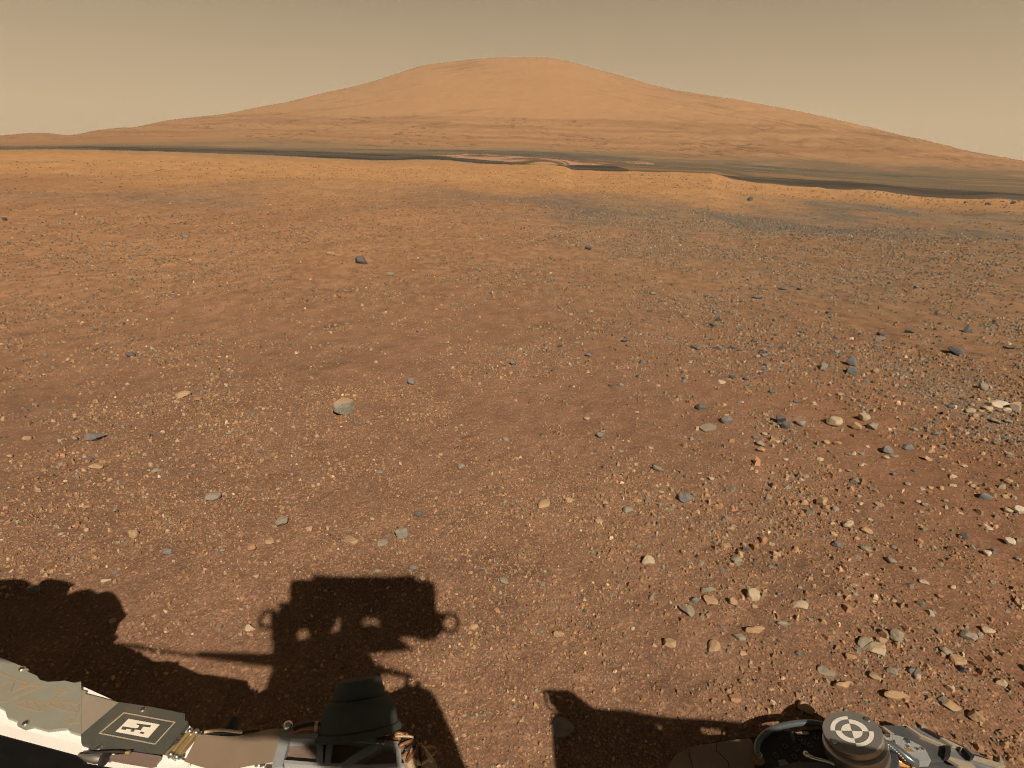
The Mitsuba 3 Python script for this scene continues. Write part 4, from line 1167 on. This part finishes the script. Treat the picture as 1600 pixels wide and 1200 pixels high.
HP = -0.16
holes = [[(464, 990), (468, 985), (473, 986), (478, 984), (480, 990), (483, 995), (474, 996), (470, 999), (465, 996)], [(517, 984), (523, 981), (525, 972), (529, 964), (530, 975), (528, 983), (524, 986), (519, 988)], [(565, 972), (569, 969), (575, 966), (581, 969), (587, 966), (590, 974), (594, 979), (586, 975), (577, 974), (569, 976)]]
mh = part('mast_head', slab([(434, 955), (434, 940), (450, 940), (451, 910), (458, 904), (672, 906), (680, 913), (682, 955), (682, 962), (434, 962)], HP, 0.30), 'head_white', 'white camera head box on the mast')
sub(mh, 'lid', slab([(487, 908), (487, 896), (520, 899), (600, 900), (649, 898), (650, 908)], HP, 0.26), 'head_white')
sub(mh, 'camera_bar', slab([(420, 958), (434, 955), (682, 955), (698, 958), (700, 963), (690, 975), (694, 985), (680, 1000), (662, 1003), (640, 996), (622, 997), (600, 1004), (424, 1004), (421, 1000), (422, 985)], HP, 0.14, holes), 'satin_metal')
sub(mh, 'neck', slab([(424, 1000), (622, 996), (642, 1010), (646, 1016), (605, 1021), (572, 1024), (572, 1030), (424, 1030)], HP, 0.16), 'head_white')
for bx_, by_, br_ in ((566, 930, 0.050), (445, 984, 0.035), (500, 978, 0.030), (548, 985, 0.040), (612, 982, 0.028), (660, 982, 0.032)):
    sub(mh, 'lens_barrel', barrel(bx_, by_, HP, br_, -0.03, 0.02), 'black_paint', smooth=35)
for c_, yy in ((418, 967), (702, 973)):
    ctr = back(c_, yy, HP)
    rr = 13.5 * np.linalg.norm((at(c_ + 10, yy) - at(c_, yy)) @ EU) / 10
    t_ = np.linspace(0, 2 * np.pi, 30)
    sub(mh, 'cable_loop', tube(ctr + rr * (np.cos(t_)[:, None] * EU + np.sin(t_)[:, None] * EV), 0.010, 8), 'black_paint', smooth=True)
part('mast', slab([(424, 1024), (572, 1022), (576, 1034), (590, 1062), (600, 1130), (604, 1200), (530, 1200), (524, 1112), (502, 1092), (470, 1084), (412, 1080), (424, 1046)], HP - 0.02, 0.12), 'head_white', 'white mast post')
part('mast_arm', slab([(560, 1030), (576, 1026), (600, 1041), (646, 1052), (642, 1062), (600, 1054), (580, 1066)], HP, 0.05), 'head_white')
part('added_shadow_drum', slab([(607, 1090), (612, 1078), (630, 1072), (632, 1062), (637, 1060), (640, 1070), (648, 1070), (650, 1062), (655, 1062), (657, 1071), (672, 1078), (682, 1092), (704, 1140), (730, 1205), (745, 1260), (640, 1260), (622, 1160)], 0.08, 0.10), 'dark_green')  # second cylinder added out of view to cast a shadow on the ground
part('steering_boom', slab([(-60, 1000), (180, 1003), (215, 1006), (240, 1012), (300, 1021), (312, 1018), (430, 1021), (430, 1044), (380, 1037), (300, 1027), (230, 1017), (180, 1010), (150, 1008), (60, 1010), (-60, 1012)], 0.16, 0.05), 'head_white')
part('dish_antenna', slab([(-260, 960), (-120, 925), (-30, 908), (20, 903), (35, 905), (46, 913), (50, 918), (62, 906), (72, 903), (98, 906), (115, 912), (104, 922), (102, 928), (118, 922), (138, 919), (150, 927), (165, 923), (178, 926), (187, 940), (192, 955), (198, 960), (186, 975), (180, 990), (186, 995), (176, 1004), (120, 1018), (40, 1040), (-260, 1080)], 0.95, 0.05), 'head_white')
part('added_arm_caster', slab([(845, 1079), (852, 1076), (885, 1077), (895, 1081), (905, 1090), (925, 1105), (980, 1110), (1040, 1120), (1120, 1124), (1200, 1133), (1300, 1150), (1300, 1290), (880, 1290), (862, 1165), (858, 1124), (866, 1117), (852, 1102)], 0.36, 0.10,  # unseen plate added to fill out the turret shadow
     [[(850, 1083), (853, 1081), (858, 1097), (871, 1112), (868, 1114), (855, 1101)], [(1096, 1139), (1126, 1141), (1127, 1148), (1098, 1145)], [(1024, 1135), (1036, 1135), (1034, 1139)]]), 'navy_panel')

foot_ = plan(Polygon(deck_pts).union(Polygon(shade_pts)), DK - 0.16).buffer(-0.05)
part('body', extrude(foot_, 0.24, DK - 0.192), 'head_white', 'white box body under the deck')
part('arm_link', tube(curve([(0.05, 0.05, 0.52), (0.55, 0.16, 0.80), (1.0, 0.38, 1.05)], 10), 0.05, 18), 'satin_metal', smooth=40)
part('antenna_post', tube(curve([(-1.25, 0.30, 0.52), (-1.6, 0.62, 0.62), (-1.95, 0.97, 0.85)], 10), 0.03, 14), 'satin_metal', smooth=40)
for sx in (-1.45, 0.35):
    for yy in (-1.2, -0.25):
        w_ = part('wheel', trimesh.creation.annulus(r_min=0.20, r_max=0.25, height=0.36, transform=trimesh.transformations.rotation_matrix(math.pi / 2, [0, 1, 0]), sections=40).apply_translation([sx, yy, 0.25]), 'satin_metal', smooth=30)
        sub(w_, 'hub', trimesh.creation.cylinder(0.06, 0.30, sections=24, transform=trimesh.transformations.rotation_matrix(math.pi / 2, [0, 1, 0])).apply_translation([sx, yy, 0.25]), 'satin_metal', smooth=30)

# ------------------------------------------------------------------ the dusty air
scene['haze'] = {'type': 'cube', 'to_world': T().translate([0, 5000, 1300]).scale([60000, 60000, 3300]), 'bsdf': {'type': 'null'}, 'interior': {'type': 'ref', 'id': 'dust_air'}}
labels['haze'] = {'label': 'thin tan dust haze hanging over the plain and mountain', 'category': 'haze', 'kind': 'stuff'}
